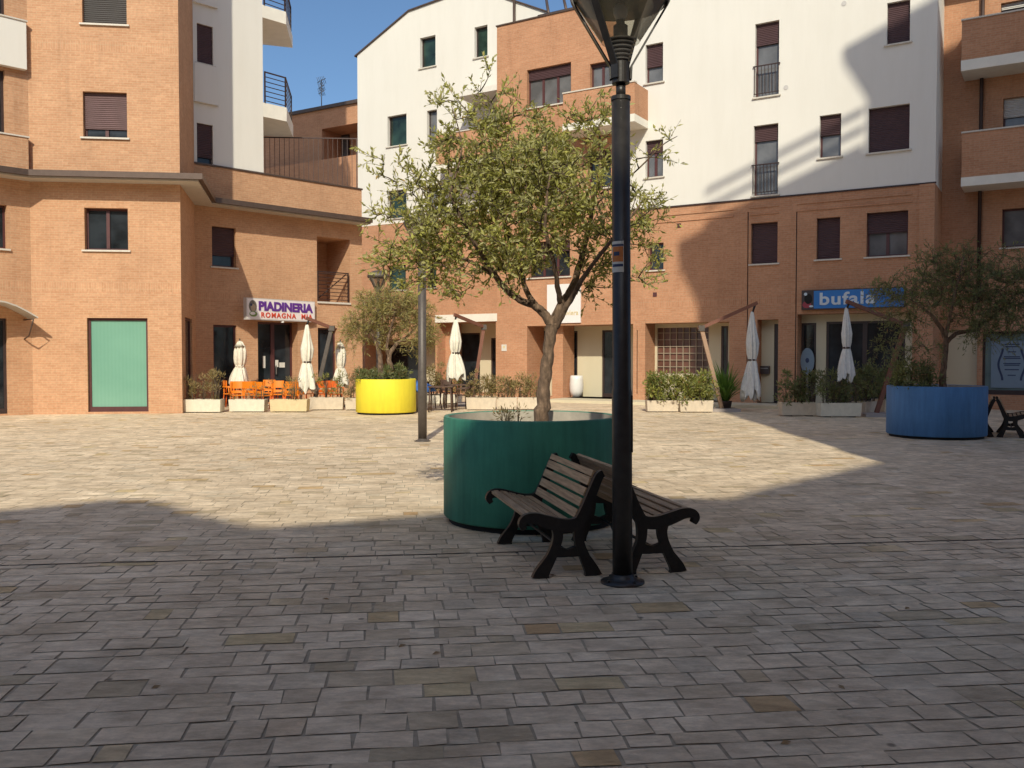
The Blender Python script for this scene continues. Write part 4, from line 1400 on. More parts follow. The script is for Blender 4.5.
# ================================================================== ROUND PLANTERS
def round_planter(loc, r, h, mat, rim, label):
    x, y = loc
    t = thing('round_planter', label, 'planter', (x, y, 0), 'large round planters on the square')
    pl = MB(); pl.lathe(x, y, [(r * 0.94, 0.0), (r * 0.94, 0.055)], 64, False); pl.build('plinth', M['black'], t)
    w = MB()
    fold = lambda a, z: 1 + 0.0025 * math.sin(3 * a + 1) + 0.0015 * math.sin(7 * a)
    w.lathe(x, y, [(r * 0.985, 0.056), (r, 0.07), (r, h - 0.015), (r - 0.006, h - 0.001)], 80, True, fold)
    w.f.pop(); w.sm.pop(); w.tone.pop(); del w.uv[-80:]; del w.v[-80:]
    w.build('wall', M[mat], t)
    k = MB(); k.lathe(x, y, [(r - 0.006, h - 0.001), (r - 0.012, h + 0.006), (r - 0.05, h + 0.006), (r - 0.056, h - 0.002)], 80, True)
    k.f.pop(); k.sm.pop(); k.tone.pop(); del k.uv[-80:]; del k.v[-80:]
    k.f.pop(); k.sm.pop(); k.tone.pop(); del k.uv[-80:]; del k.v[-80:]
    k.build('rim', M[rim], t)
    i = MB(); i.lathe(x, y, [(r - 0.056, h - 0.002), (r - 0.06, h - 0.16)], 64, True)
    i.f.pop(); i.sm.pop(); i.tone.pop(); del i.uv[-64:]; del i.v[-64:]
    i.f.pop(); i.sm.pop(); i.tone.pop(); del i.uv[-64:]; del i.v[-64:]
    i.build('lining', M['inner'], t)
    s = MB()
    rr = random.Random(3)
    n = 40
    ring = [(x + (r - 0.061) * math.cos(2 * math.pi * q / n), y + (r - 0.061) * math.sin(2 * math.pi * q / n), h - 0.14) for q in range(n)]
    mid = [(x + r * 0.5 * math.cos(2 * math.pi * q / n), y + r * 0.5 * math.sin(2 * math.pi * q / n), h - 0.12 + rr.uniform(-.015, .015)) for q in range(n)]
    for q in range(n):
        q2 = (q + 1) % n
        s.face([ring[q], ring[q2], mid[q2], mid[q]])
        s.face([mid[q], mid[q2], (x, y, h - 0.10)])
    s.build('soil', M['soil'], t)
    return t
GP = (0.19, 8.85)
round_planter(GP, 0.865, 1.02, 'teal', 'teal_rim', 'large round teal green planter behind the two benches')
yb = on_ground(385, 414)
YPp = (yb.x, yb.y + 0.2)
round_planter(YPp, 0.845, 0.98, 'yellow', 'yellow', 'large round bright yellow planter in the sun')
bb_ = on_ground(938, 437)
BP = (bb_.x, bb_.y + 0.1)
round_planter(BP, 0.925, 1.02, 'blue', 'blue', 'large round blue planter in the shade')

# ================================================================== FOLIAGE
def leaf_quads(mb, pos, axis, length, width, tones, rng, cup=0.2):
    """diamond shaped leaves: arrays of base points and directions"""
    n = len(pos)
    axis = axis / np.linalg.norm(axis, axis=1, keepdims=True)
    rnd = rng.normal(size=(n, 3))
    side = np.cross(axis, rnd)
    side /= np.linalg.norm(side, axis=1, keepdims=True) + 1e-9
    nor = np.cross(side, axis)
    L = length[:, None]; Wd = width[:, None]
    b = pos
    m = pos + axis * L * 0.5 + nor * L * cup * 0.3
    t = pos + axis * L - nor * L * cup * 0.15
    l = m + side * Wd * 0.5
    r = m - side * Wd * 0.5
    for i in range(n):
        mb.face([b[i], r[i], t[i], l[i]], None, float(tones[i]))

def grow_tree(name, label, base, limbs, blobs, leaf_mat, seed, n_att, leaves_per, leaf_len, leaf_w, group=None, droop=0.25, twig_r=0.006, lenvar=0.4, up=0.15, crown_name='crown', thin=1.0, bark='bark'):
    rng = np.random.default_rng(seed)
    t = thing(name, label, 'tree', tuple(base), group)
    tr = MB()
    nodes = []
    for pts, rads in limbs:
        # smooth the given limb into a slightly crooked tube
        P_ = [V(p) for p in pts]
        fine, fr = [], []
        for i in range(len(P_) - 1):
            p0 = P_[max(i - 1, 0)]; p1 = P_[i]; p2 = P_[i + 1]; p3 = P_[min(i + 2, len(P_) - 1)]
            for s in range(5):
                u = s / 5
                q = 0.5 * ((2 * p1) + (p2 - p0) * u + (2 * p0 - 5 * p1 + 4 * p2 - p3) * u * u + (3 * p1 - p0 - 3 * p2 + p3) * u ** 3)
                fine.append(q + V(rng.normal(size=3)) * rads[i] * 0.10)
                fr.append((rads[i] + (rads[i + 1] - rads[i]) * u) * (1 + rng.normal() * 0.05))
        fine.append(P_[-1]); fr.append(rads[-1])
        tr.tube(fine, fr, 12)
        for q, r_ in zip(fine[len(fine) // 3:], fr[len(fine) // 3:]): nodes.append(np.array(q))
    trunk = tr.build('trunk', M[bark], t)
    # points the twigs grow towards
    att = []
    wts = np.array([b[4] * (b[3][0] * b[3][1] * b[3][2]) ** 0.72 for b in blobs]); wts /= wts.sum()
    for bi in rng.choice(len(blobs), n_att, p=wts):
        c, rad = blobs[bi][:3], blobs[bi][3]
        d = rng.normal(size=3); d /= np.linalg.norm(d)
        rr = rng.random() ** 0.42
        att.append(np.array(c) + d * np.array(rad) * rr)
    att = np.array(att)
    nd = np.array(nodes)
    order = np.argsort(np.min(np.linalg.norm(att[:, None, :] - nd[None, ::3, :], axis=2), axis=1))
    tw = MB()
    lp_, la, ll, lw, lt_ = [], [], [], [], []
    for ai in order:
        a = att[ai]
        nd = np.array(nodes)
        dd = np.linalg.norm(nd - a, axis=1) + 0.5 * np.maximum(0, nd[:, 2] - a[2])
        j = int(np.argmin(dd))
        s = nd[j]
        L = np.linalg.norm(a - s)
        if L < 0.02: continue
        k = max(3, min(9, int(L / 0.09) + 2))
        bend = rng.normal(size=3) * L * 0.06
        bend[2] += L * 0.10
        path = [s + (a - s) * u + bend * math.sin(math.pi * u) for u in np.linspace(0, 1, k)]
        r0 = min(0.022, twig_r + L * 0.010)
        tw.tube([V(p) for p in path], [r0 + (0.0025 - r0) * u for u in np.linspace(0, 1, k)], 4)
        for p in path[1:]: nodes.append(p)
        for p, p2 in zip(path[k // 2:], path[k // 2 + 1:]):
            for q in range(3):
                dd_ = (p2 - p) / (np.linalg.norm(p2 - p) + 1e-9)
                lp_.append(p + (p2 - p) * rng.random()); la.append(dd_ * .5 + rng.normal(size=3) * .6)
                sc = rng.uniform(1 - lenvar, 1 + lenvar); ll.append(leaf_len * sc); lw.append(leaf_w * sc)
                lt_.append(np.clip(0.5 + rng.normal() * .2, 0, .85))
        # leafy sprays at the end
        d0 = path[-1] - path[-2]; d0 /= np.linalg.norm(d0) + 1e-9
        tone0 = rng.uniform(0.34, 0.86)
        for sp in range(rng.integers(2, 5)):
            d = d0 * 0.8 + rng.normal(size=3) * 0.6 + np.array([0, 0, up]); d /= np.linalg.norm(d)
            sl = rng.uniform(0.12, 0.30) * thin
            st = path[-1 - int(rng.integers(0, min(2, len(path) - 1)))]
            sag = np.array([0, 0, -droop * sl])
            en = st + d * sl + sag
            tw.tube([V(st), V(st + d * sl * 0.5 + sag * 0.25), V(en)], [0.003, 0.0022, 0.0012], 3)
            nl = max(3, int(leaves_per * rng.uniform(0.6, 1.4)))
            for q in range(nl):
                u = (q + rng.random()) / nl
                p = st + d * sl * u + sag * u * u
                ax = d * 0.7 + rng.normal(size=3) * 0.55 + np.array([0, 0, 0.05])
                lp_.append(p); la.append(ax)
                sc = rng.uniform(1 - lenvar, 1 + lenvar)
                ll.append(leaf_len * sc); lw.append(leaf_w * sc)
                tn = np.clip(tone0 + rng.normal() * 0.16, 0, 0.85)
                lt_.append(0.99 if rng.random() < 0.035 else tn)
    tw.build('twigs', M['twig'], trunk)
    lm = MB()
    leaf_quads(lm, np.array(lp_), np.array(la), np.array(ll), np.array(lw), np.array(lt_), rng)
    lm.build(crown_name, M[leaf_mat], t)
    return t

D0 = 8.83
def tp(px, py, dy=0.0):
    d = D0 + dy
    return ((px - 512) / 900 * d, d, 1.6 + (357 - py) / 900 * d)
limbs = [
    ([tp(541, 427), tp(543, 400), tp(546, 372), tp(549, 345), tp(552, 322)], [0.078, 0.066, 0.060, 0.058, 0.062]),
    ([tp(552, 326), tp(540, 309), tp(520, 300, -.05), tp(504, 287, -.15), tp(490, 268, -.25), tp(470, 235, -.35), tp(450, 195, -.4)], [0.05, 0.04, 0.034, 0.030, 0.026, 0.018, 0.01]),
    ([tp(536, 306), tp(526, 290, .1), tp(520, 270, .25), tp(505, 225, .4), tp(495, 175, .45), tp(488, 130, .4)], [0.033, 0.027, 0.024, 0.02, 0.014, 0.007]),
    ([tp(552, 324), tp(563, 302), tp(573, 285, .05), tp(582, 255, .15), tp(592, 210, .3), tp(600, 165, .35), tp(598, 130, .3)], [0.05, 0.042, 0.036, 0.028, 0.022, 0.014, 0.007]),
    ([tp(556, 328), tp(567, 306, -.12), tp(585, 275, -.35), tp(612, 240, -.5), tp(640, 205, -.5)], [0.03, 0.027, 0.023, 0.016, 0.008]),
    ([tp(498, 278, -.2), tp(470, 262, -.1), tp(440, 250, .1), tp(408, 240, .15)], [0.022, 0.018, 0.013, 0.007]),
    ([tp(560, 305), tp(555, 270, -.3), tp(545, 225, -.5), tp(550, 175, -.55)], [0.028, 0.022, 0.016, 0.008]),
    ([tp(450, 195, -.4), tp(462, 150, -.3), tp(452, 108, -.25)], [0.010, 0.007, 0.004]),
    ([tp(600, 195, .3), tp(632, 175, .2), tp(660, 148, .1), tp(676, 138, .1)], [0.012, 0.008, 0.006, 0.003]),
]
u_ = D0 / 900
def blob(px, py, rx, ry, w, dy=0.0, rd=None):
    c = tp(px, py, dy)
    return (*c, (rx * u_, (rd or (rx + ry) / 2) * u_, ry * u_), w)
blobs = [
    blob(520, 205, 66, 70, 1.0, -0.3), blob(520, 205, 66, 70, 1.0, 0.4), blob(455, 205, 50, 62, 1.0, -0.1), blob(418, 232, 38, 48, .85),
    blob(398, 182, 26, 28, .35), blob(470, 145, 40, 34, .8), blob(447, 106, 22, 12, .6), blob(487, 88, 9, 14, .6), blob(505, 118, 38, 24, .8),
    blob(556, 140, 44, 34, .85, .1), blob(592, 205, 42, 70, 1.0, -.2), blob(597, 120, 26, 24, .6, .2), blob(640, 232, 30, 46, .6),
    blob(650, 165, 24, 24, .5), blob(670, 140, 14, 10, .8), blob(448, 262, 40, 34, .95), blob(512, 262, 40, 26, .85, -.2), blob(512, 260, 40, 26, .8, .4),
    blob(402, 275, 26, 22, .6), blob(383, 240, 18, 30, .5), blob(460, 292, 28, 12, .5), blob(640, 275, 16, 16, .5), blob(540, 170, 60, 45, .8, .2), blob(490, 165, 50, 40, .7, -.2), blob(590, 272, 34, 26, .8), blob(655, 212, 20, 16, .4), blob(382, 214, 22, 10, .45), blob(392, 162, 26, 8, .5)]
grow_tree('olive_tree', 'large sunlit olive tree with forked trunk growing in the teal green planter', (tp(541, 427)[0], D0, 0.9), limbs, blobs, 'leaf_olive', 21, 960, 8.8, 0.055, 0.0205, droop=0.06, up=0.38, thin=0.85)

# feathery tree in the yellow planter
def tq(px, py, d, dy=0.0):
    d = d + dy
    return ((px - 512) / 900 * d, d, 1.6 + (357 - py) / 900 * d)
d1 = YPp[1]
k1 = d1 / 900
def blob2(px, py, rx, ry, w, d, dy=0.0):
    c = tq(px, py, d, dy)
    k = d / 900
    return (*c, (rx * k, (rx + ry) / 2 * k, ry * k), w)
limbs = [([tq(384, 385, d1), tq(381, 372, d1), tq(380, 355, d1), tq(376, 342, d1), tq(368, 325, d1)], [0.10, 0.085, 0.07, 0.055, 0.03]),
         ([tq(389, 385, d1), tq(391, 370, d1), tq(389, 357, d1), tq(396, 345, d1, .1), tq(408, 336, d1, .2), tq(418, 325, d1, .3)], [0.09, 0.08, 0.065, 0.05, 0.038, 0.02]),
         ([tq(389, 357, d1), tq(387, 345, d1, -.1), tq(392, 325, d1, -.2), tq(396, 308, d1, -.2)], [0.05, 0.045, 0.03, 0.014])]
blobs = [blob2(372, 318, 26, 26, 1, d1), blob2(400, 312, 28, 26, 1, d1, .2), blob2(420, 322, 18, 24, .9, d1), blob2(357, 328, 14, 18, .8, d1), blob2(388, 300, 26, 14, .8, d1, -.2), blob2(410, 345, 20, 12, .4, d1), blob2(366, 345, 14, 10, .5, d1), blob2(428, 330, 12, 22, .7, d1, .3), blob2(352, 335, 10, 22, .6, d1)]
grow_tree('feathery_tree', 'small feathery olive with two twisted trunks growing in the yellow planter', (YPp[0], d1, 0.86), limbs, blobs, 'leaf_wisp', 5, 400, 9, 0.13, 0.018, droop=0.5, thin=1.5)
d2 = BP[1]
limbs = [([tq(944, 392, d2), tq(943, 375, d2), tq(945, 355, d2), tq(944, 335, d2), tq(930, 315, d2, -.1), tq(910, 300, d2, -.1)], [0.075, 0.062, 0.055, 0.05, 0.03, 0.012]),
         ([tq(944, 345, d2), tq(955, 334, d2, .1), tq(972, 330, d2, .2), tq(990, 318, d2, .2), tq(1010, 300, d2, .2)], [0.05, 0.042, 0.036, 0.025, 0.012]),
         ([tq(945, 338, d2), tq(950, 312, d2, -.2), tq(956, 285, d2, -.2), tq(962, 258, d2, -.2)], [0.04, 0.03, 0.02, 0.01])]
blobs = [blob2(925, 290, 38, 26, 1, d2), blob2(965, 285, 40, 30, 1, d2, .2), blob2(1005, 285, 36, 36, 1, d2), blob2(960, 258, 22, 16, .7, d2), blob2(968, 244, 8, 10, .5, d2), blob2(895, 300, 22, 18, .7, d2), blob2(985, 320, 40, 18, .8, d2, -.2),
         blob2(905, 322, 22, 14, .6, d2), blob2(1030, 300, 25, 35, .9, d2), blob2(1000, 255, 16, 12, .5, d2), blob2(960, 318, 26, 12, .6, d2, .2), blob2(900, 342, 26, 16, .5, d2, -.2), blob2(925, 352, 22, 16, .4, d2, -.3), blob2(1000, 330, 40, 16, .6, d2, -.2), blob2(935, 262, 26, 16, .7, d2), blob2(884, 297, 22, 15, .9, d2, -.1)]
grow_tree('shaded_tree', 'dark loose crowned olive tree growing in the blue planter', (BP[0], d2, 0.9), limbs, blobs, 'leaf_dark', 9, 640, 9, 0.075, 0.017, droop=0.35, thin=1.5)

def shrub(name, label, c, size, n, leaf, llen, lwid, seed, group=None, stems=9, spiky=0.0, cat='shrub', ragged=0.25, dense_low=1.0):
    """stems rising out of a trough, leaves spread through the volume in loose clumps"""
    rng = np.random.default_rng(seed)
    ax, ay, az, rz = size[0], size[1], size[2], (size[3] if len(size) > 3 else 0.0)
    t = thing(name, label, cat, (c[0], c[1], c[2]), group)
    ca, sa = math.cos(rz), math.sin(rz)
    loc = lambda x, y, z: np.array([c[0] + x * ca - y * sa, c[1] + x * sa + y * ca, c[2] + z])
    st = MB()
    tips = []
    for k in range(stems):
        x, y = rng.uniform(-.42, .42) * ax, rng.uniform(-.3, .3) * ay
        for b in range(3):
            h = az * rng.uniform(0.55, 1.0 + ragged * 0.5)
            dx, dy = rng.normal() * 0.10 * az, rng.normal() * 0.10 * az
            p = [loc(x, y, 0), loc(x + dx * .4, y + dy * .4, h * 0.5), loc(x + dx, y + dy, h)]
            st.tube([V(q) for q in p], [0.008, 0.006, 0.002], 4)
            tips.append(p)
    st.build('stem', M['twig'], t)
    P_, A_, T_ = [], [], []
    n = int(n * 1.9)
    ncl = max(12, n // 28)
    for k in range(ncl):
        if rng.random() < 0.5:
            p = tips[rng.integers(len(tips))]
            u = rng.uniform(0.25, 1.0)
            cc = p[1] * (1 - u) + p[2] * u if u > .5 else p[0] * (1 - 2 * u) + p[1] * 2 * u
        else:
            zz_ = az * (0.08 + 0.86 * rng.random() ** (1 / dense_low) * (1 + ragged * rng.normal() * 0.5))
            cc = loc(rng.uniform(-.5, .5) * ax, rng.uniform(-.5, .5) * ay, zz_)
        tone0 = rng.uniform(0.05, 0.8)
        for q in range(n // ncl):
            d = rng.normal(size=3); d /= np.linalg.norm(d)
            P_.append(cc + d * rng.random() ** .5 * 0.09)
            A_.append(d + np.array([0, 0, 0.5 + spiky]))
            T_.append(0.97 if rng.random() < 0.06 else np.clip(tone0 + rng.normal() * .15, 0, .86))
    P_, A_ = np.array(P_), np.array(A_)
    P_[:, 2] = np.maximum(P_[:, 2], c[2] + 0.01)
    m = MB()
    leaf_quads(m, P_, A_, llen * rng.uniform(.6, 1.35, len(P_)), lwid * rng.uniform(.6, 1.3, len(P_)), np.array(T_), rng)
    m.build('foliage', M[leaf], t)
    return t

# undergrowth in the yellow planter, weed in the green one
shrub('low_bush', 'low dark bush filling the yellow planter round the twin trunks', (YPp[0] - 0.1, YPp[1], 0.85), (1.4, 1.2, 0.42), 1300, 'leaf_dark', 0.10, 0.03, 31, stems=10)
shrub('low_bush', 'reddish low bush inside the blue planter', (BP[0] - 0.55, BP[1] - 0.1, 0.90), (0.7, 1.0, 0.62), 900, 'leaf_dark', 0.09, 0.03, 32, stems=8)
wp = tq(510, 420, 8.45)
shrub('weed', 'small dry weed at the rim of the teal green planter', (wp[0], wp[1], 0.91), (0.2, 0.15, 0.20), 110, 'leaf_dry', 0.045, 0.010, 33, stems=4, cat='weed')

# ================================================================== BENCHES
def stroke(mb, pts, widths, y0, y1):
    pts = [(p[0] * 0.92, p[1] * 0.965) for p in pts]
    widths = [w * 1.22 for w in widths]
    """a cast iron member: a stroke in the x-z plane, extruded along y"""
    n = len(pts)
    L, Rr = [], []
    for i, p in enumerate(pts):
        a, b = pts[max(i - 1, 0)], pts[min(i + 1, n - 1)]
        d = V((b[0] - a[0], b[1] - a[1])); d.normalize()
        nn = V((-d.y, d.x)) * widths[i] / 2
        L.append((p[0] + nn.x, p[1] + nn.y)); Rr.append((p[0] - nn.x, p[1] - nn.y))
    for i in range(n - 1):
        q = [L[i], L[i + 1], Rr[i + 1], Rr[i]]
        mb.face([(p[0], y0, p[1]) for p in q]); mb.face([(p[0], y1, p[1]) for p in reversed(q)])
        mb.face([(L[i][0], y0, L[i][1]), (L[i][0], y1, L[i][1]), (L[i + 1][0], y1, L[i + 1][1]), (L[i + 1][0], y0, L[i + 1][1])])
        mb.face([(Rr[i + 1][0], y0, Rr[i + 1][1]), (Rr[i + 1][0], y1, Rr[i + 1][1]), (Rr[i][0], y1, Rr[i][1]), (Rr[i][0], y0, Rr[i][1])])
    for i in (0, n - 1):
        mb.face([(L[i][0], y0, L[i][1]), (Rr[i][0], y0, Rr[i][1]), (Rr[i][0], y1, Rr[i][1]), (L[i][0], y1, L[i][1])])
def spl(pts, k=5):
    out = []
    P_ = [V((*p, 0)) for p in pts]
    for i in range(len(P_) - 1):
        p0 = P_[max(i - 1, 0)]; p1 = P_[i]; p2 = P_[i + 1]; p3 = P_[min(i + 2, len(P_) - 1)]
        for s in range(k):
            u = s / k
            q = 0.5 * ((2 * p1) + (p2 - p0) * u + (2 * p0 - 5 * p1 + 4 * p2 - p3) * u * u + (3 * p1 - p0 - 3 * p2 + p3) * u ** 3)
            out.append((q.x, q.y))
    out.append((pts[-1][0], pts[-1][1]))
    return out
def lin(a, n):
    return [float(np.interp(i / (n - 1), np.linspace(0, 1, len(a)), a)) for i in range(n)]
def make_bench(label):
    t = thing('park_bench', label, 'bench', (0, 0, 0), 'park benches standing back to back')
    HL = 0.61
    # x < 0 is the front of the seat
    seat_c = spl([(-0.545, 0.375), (-0.565, 0.415), (-0.535, 0.452), (-0.46, 0.455), (-0.36, 0.425), (-0.25, 0.395), (-0.15, 0.395), (-0.085, 0.43)])
    back_c = spl([(-0.12, 0.385), (-0.075, 0.45), (-0.032, 0.545), (0.015, 0.655), (0.062, 0.755), (0.095, 0.78)])
    for s in (-1, 1):
        y0, y1 = (s * HL - 0.026, s * HL + 0.026)
        f = MB()
        stroke(f, seat_c, lin([0.03, 0.045, 0.055, 0.065, 0.075, 0.08, 0.075, 0.06], len(seat_c)), y0, y1)
        stroke(f, back_c, lin([0.075, 0.07, 0.06, 0.055, 0.05, 0.04], len(back_c)), y0 + 0.001, y1 - 0.001)
        fl_ = spl([(-0.415, 0.0), (-0.40, 0.05), (-0.335, 0.15), (-0.29, 0.25), (-0.275, 0.33), (-0.29, 0.41)])
        stroke(f, fl_, lin([0.11, 0.085, 0.06, 0.055, 0.06, 0.075], len(fl_)), y0 + 0.0015, y1 - 0.0015)
        bl_ = spl([(0.015, 0.0), (0.0, 0.05), (-0.055, 0.15), (-0.095, 0.25), (-0.105, 0.33), (-0.10, 0.42)])
        stroke(f, bl_, lin([0.11, 0.085, 0.06, 0.055, 0.06, 0.07], len(bl_)), y0 + 0.0015, y1 - 0.0015)
        cr_ = spl([(-0.31, 0.205), (-0.195, 0.185), (-0.075, 0.205)])
        stroke(f, cr_, lin([0.075, 0.045, 0.075], len(cr_)), y0 + 0.003, y1 - 0.003)
        f.build('end_frame', M['iron'], t)
    def slat_at(mb, x, z, ang, w=0.054, h=0.024):
        ex = V((math.cos(ang), 0, math.sin(ang)))
        ez = V((-math.sin(ang), 0, math.cos(ang)))
        mb.box(V((x * 0.92, 0, z * 0.965)), ex, V((0, 1, 0)), ez, -w / 2, w / 2, -HL - 0.02 + 0.05, HL + 0.02 - 0.05, -h / 2, h / 2)
    st = MB()
    for x, z, a in ((-0.515, 0.474, 0.12), (-0.435, 0.468, -0.2), (-0.355, 0.449, -0.26), (-0.275, 0.430, -0.22), (-0.195, 0.418, -0.05)):
        slat_at(st, x, z, a)
    st.build('seat', M['slat'], t, bevel=0.004)
    bk_ = MB()
    for x, z in ((-0.105, 0.47), (-0.066, 0.552), (-0.033, 0.632), (0.001, 0.712), (0.030, 0.772)):
        slat_at(bk_, x, z, R(68), 0.062 if z < .76 else 0.046)
    bk_.build('backrest', M['slat_back'], t, bevel=0.004)
    rod = MB()
    rod.tube([(-0.19, -HL, 0.19), (-0.19, HL, 0.19)], 0.012, 8)
    rod.build('tie_rod', M['iron'], t)
    return t
ang = R(12.7)
lx, ly = V((math.cos(ang), math.sin(ang), 0)), V((-math.sin(ang), math.cos(ang), 0))
b1 = on_ground(590, 575)
bench = make_bench('bench with its slatted seat facing the left of the square, against the teal planter')
bench.location = b1 + ly * 0.59 
bench.rotation_euler = (0, 0, ang)
ff = on_ground(680, 571)
copy_tree(bench, ff - lx * 0.41 + ly * 0.59, ang + math.pi, 'bench half hidden behind the black lamp post, facing the right of the square')
bq = on_ground(1003, 437)
a3 = R(-28)
l3x, l3y = V((math.cos(a3), math.sin(a3), 0)), V((-math.sin(a3), math.cos(a3), 0))
copy_tree(bench, bq + V((0.0, 0.5, 0)), a3, 'shaded bench right beside the blue planter')
copy_tree(bench, bq + V((0.0, 0.5, 0)) + l3x * 0.19, a3 + math.pi, 'shaded bench cut by the right edge of the photo')
npb = MB()
nq = bq + V((0.0, 0.5, 0)) - l3x * 0.24 - l3y * 0.3
newspaper = thing('carton', 'small grey folded carton standing on the bench beside the blue planter', 'carton', (nq.x, nq.y, 0.468))
npb.box(V((nq.x, nq.y, 0)), l3x, l3y, UP, -0.07, 0.12, -0.15, 0.15, 0.47, 0.64)
npb.build('body', M['tub_grey'], newspaper, bevel=0.01)
npb = MB()
npb.box(V((nq.x, nq.y, 0)), l3x, l3y, UP, -0.065, 0.02, -0.15, 0.15, 0.641, 0.648)
npb.build('flap', M['paper'], newspaper)

# ================================================================== CAFE PARASOLS
def folded(seed, amp=0.19):
    ph = seed * 1.7
    return lambda a, z: 1 + amp * math.sin(8 * a + ph + z * 1.2) + amp * 0.55 * math.sin(13 * a + 2 * ph - z * 2.2)
def closed_canopy(mb, x, y, zt, zb, rmax, seed, cap=True):
    h = zt - zb
    f = folded(seed)
    rr = random.Random(seed)
    prof = [(0.012, 0), (0.25, 0.02), (0.50, 0.13), (0.64, 0.24), (0.66, 0.38), (0.58, 0.50), (0.42, 0.58),
            (0.56, 0.63), (0.74, 0.74), (0.92, 0.86), (1.0, 0.95), (1.02, 1.0)]
    if not cap: prof[1] = (0.17, 0.02); prof[2] = (0.34, 0.13); prof[3] = (0.50, 0.26)
    P_ = []
    for (r0, t0), (r1, t1) in zip(prof, prof[1:]):
        for q in range(3): P_.append((r0 + (r1 - r0) * q / 3, t0 + (t1 - t0) * q / 3))
    P_.append(prof[-1])
    n = 48
    ph = [rr.uniform(0, 6.28) for _ in range(4)]
    rings = []
    for r, t in P_:
        z = zt - t * h
        bell = max(0.0, (t - 0.60) / 0.40)
        ox = 0.05 * rmax * math.sin(5 * t + ph[0]) + 0.10 * rmax * bell * math.sin(ph[1])
        ring = []
        for k in range(n):
            a = 2 * math.pi * k / n
            w = f(a, z) * (1 + 0.16 * bell * math.sin(3 * a + ph[2]) + 0.05 * math.sin(2 * a + 9 * t + ph[3]))
            dz = -0.04 * h * bell ** 2 * math.sin(4 * a + ph[0]) + 0.04 * h * bell ** 2 * math.sin(7 * a + ph[1])
            ring.append((x + ox + r * rmax * w * math.cos(a), y + r * rmax * w * math.sin(a), z + dz))
        rings.append(ring)
    for i in range(len(rings) - 1):
        for k in range(n):
            k2 = (k + 1) % n
            mb.face([rings[i][k], rings[i][k2], rings[i + 1][k2], rings[i + 1][k]], None, 0.5, True)
    mb.face([(p[0], p[1], p[2]) for p in rings[0]])
    # the slack cloth turns in at the hem
    ins = [(x + (p[0] - x) * 0.55, y + (p[1] - y) * 0.55, p[2] + 0.05 * h) for p in rings[-1]]
    for k in range(n):
        k2 = (k + 1) % n
        mb.face([rings[-1][k], rings[-1][k2], ins[k2], ins[k]], None, 0.5, True)
    return zt - 0.58 * h
def centre_parasol(px, py_top, py_bot, depth, label, seed, rmax=0.2):
    c = tq(px, py_top, depth)
    zb_ = tq(px, py_bot, depth)[2]
    t = thing('closed_parasol', label, 'parasol', (c[0], c[1], 0), 'folded cafe parasols')
    p = MB(); p.lathe(c[0], c[1], [(0.025, 0.05), (0.025, c[2] + 0.04), (0.0, c[2] + 0.10)], 10); p.build('pole', M['rail'], t)
    b = MB(); b.lathe(c[0], c[1], [(0.26, 0.0), (0.26, 0.05), (0.06, 0.08), (0.04, 0.2)], 24); b.build('base', M['iron'], t)
    m = MB(); zs = closed_canopy(m, c[0], c[1], c[2], zb_, rmax, seed)
    ca_ = m.build('canopy', M['canvas'], t)
    s = MB(); s.lathe(c[0], c[1], [(0.40 * rmax, zs - .012), (0.50 * rmax, zs - 0.01), (0.50 * rmax, zs + 0.025), (0.40 * rmax, zs + 0.028)], 20); s.build('strap', M['canvas'], ca_)
    k = MB(); k.lathe(c[0], c[1], [(0.62 * rmax, c[2] - .17), (0.70 * rmax, c[2] - 0.19), (0.02, c[2] + 0.01)], 18); k.build('canopy_cap', M['canvas'], ca_)
    return t
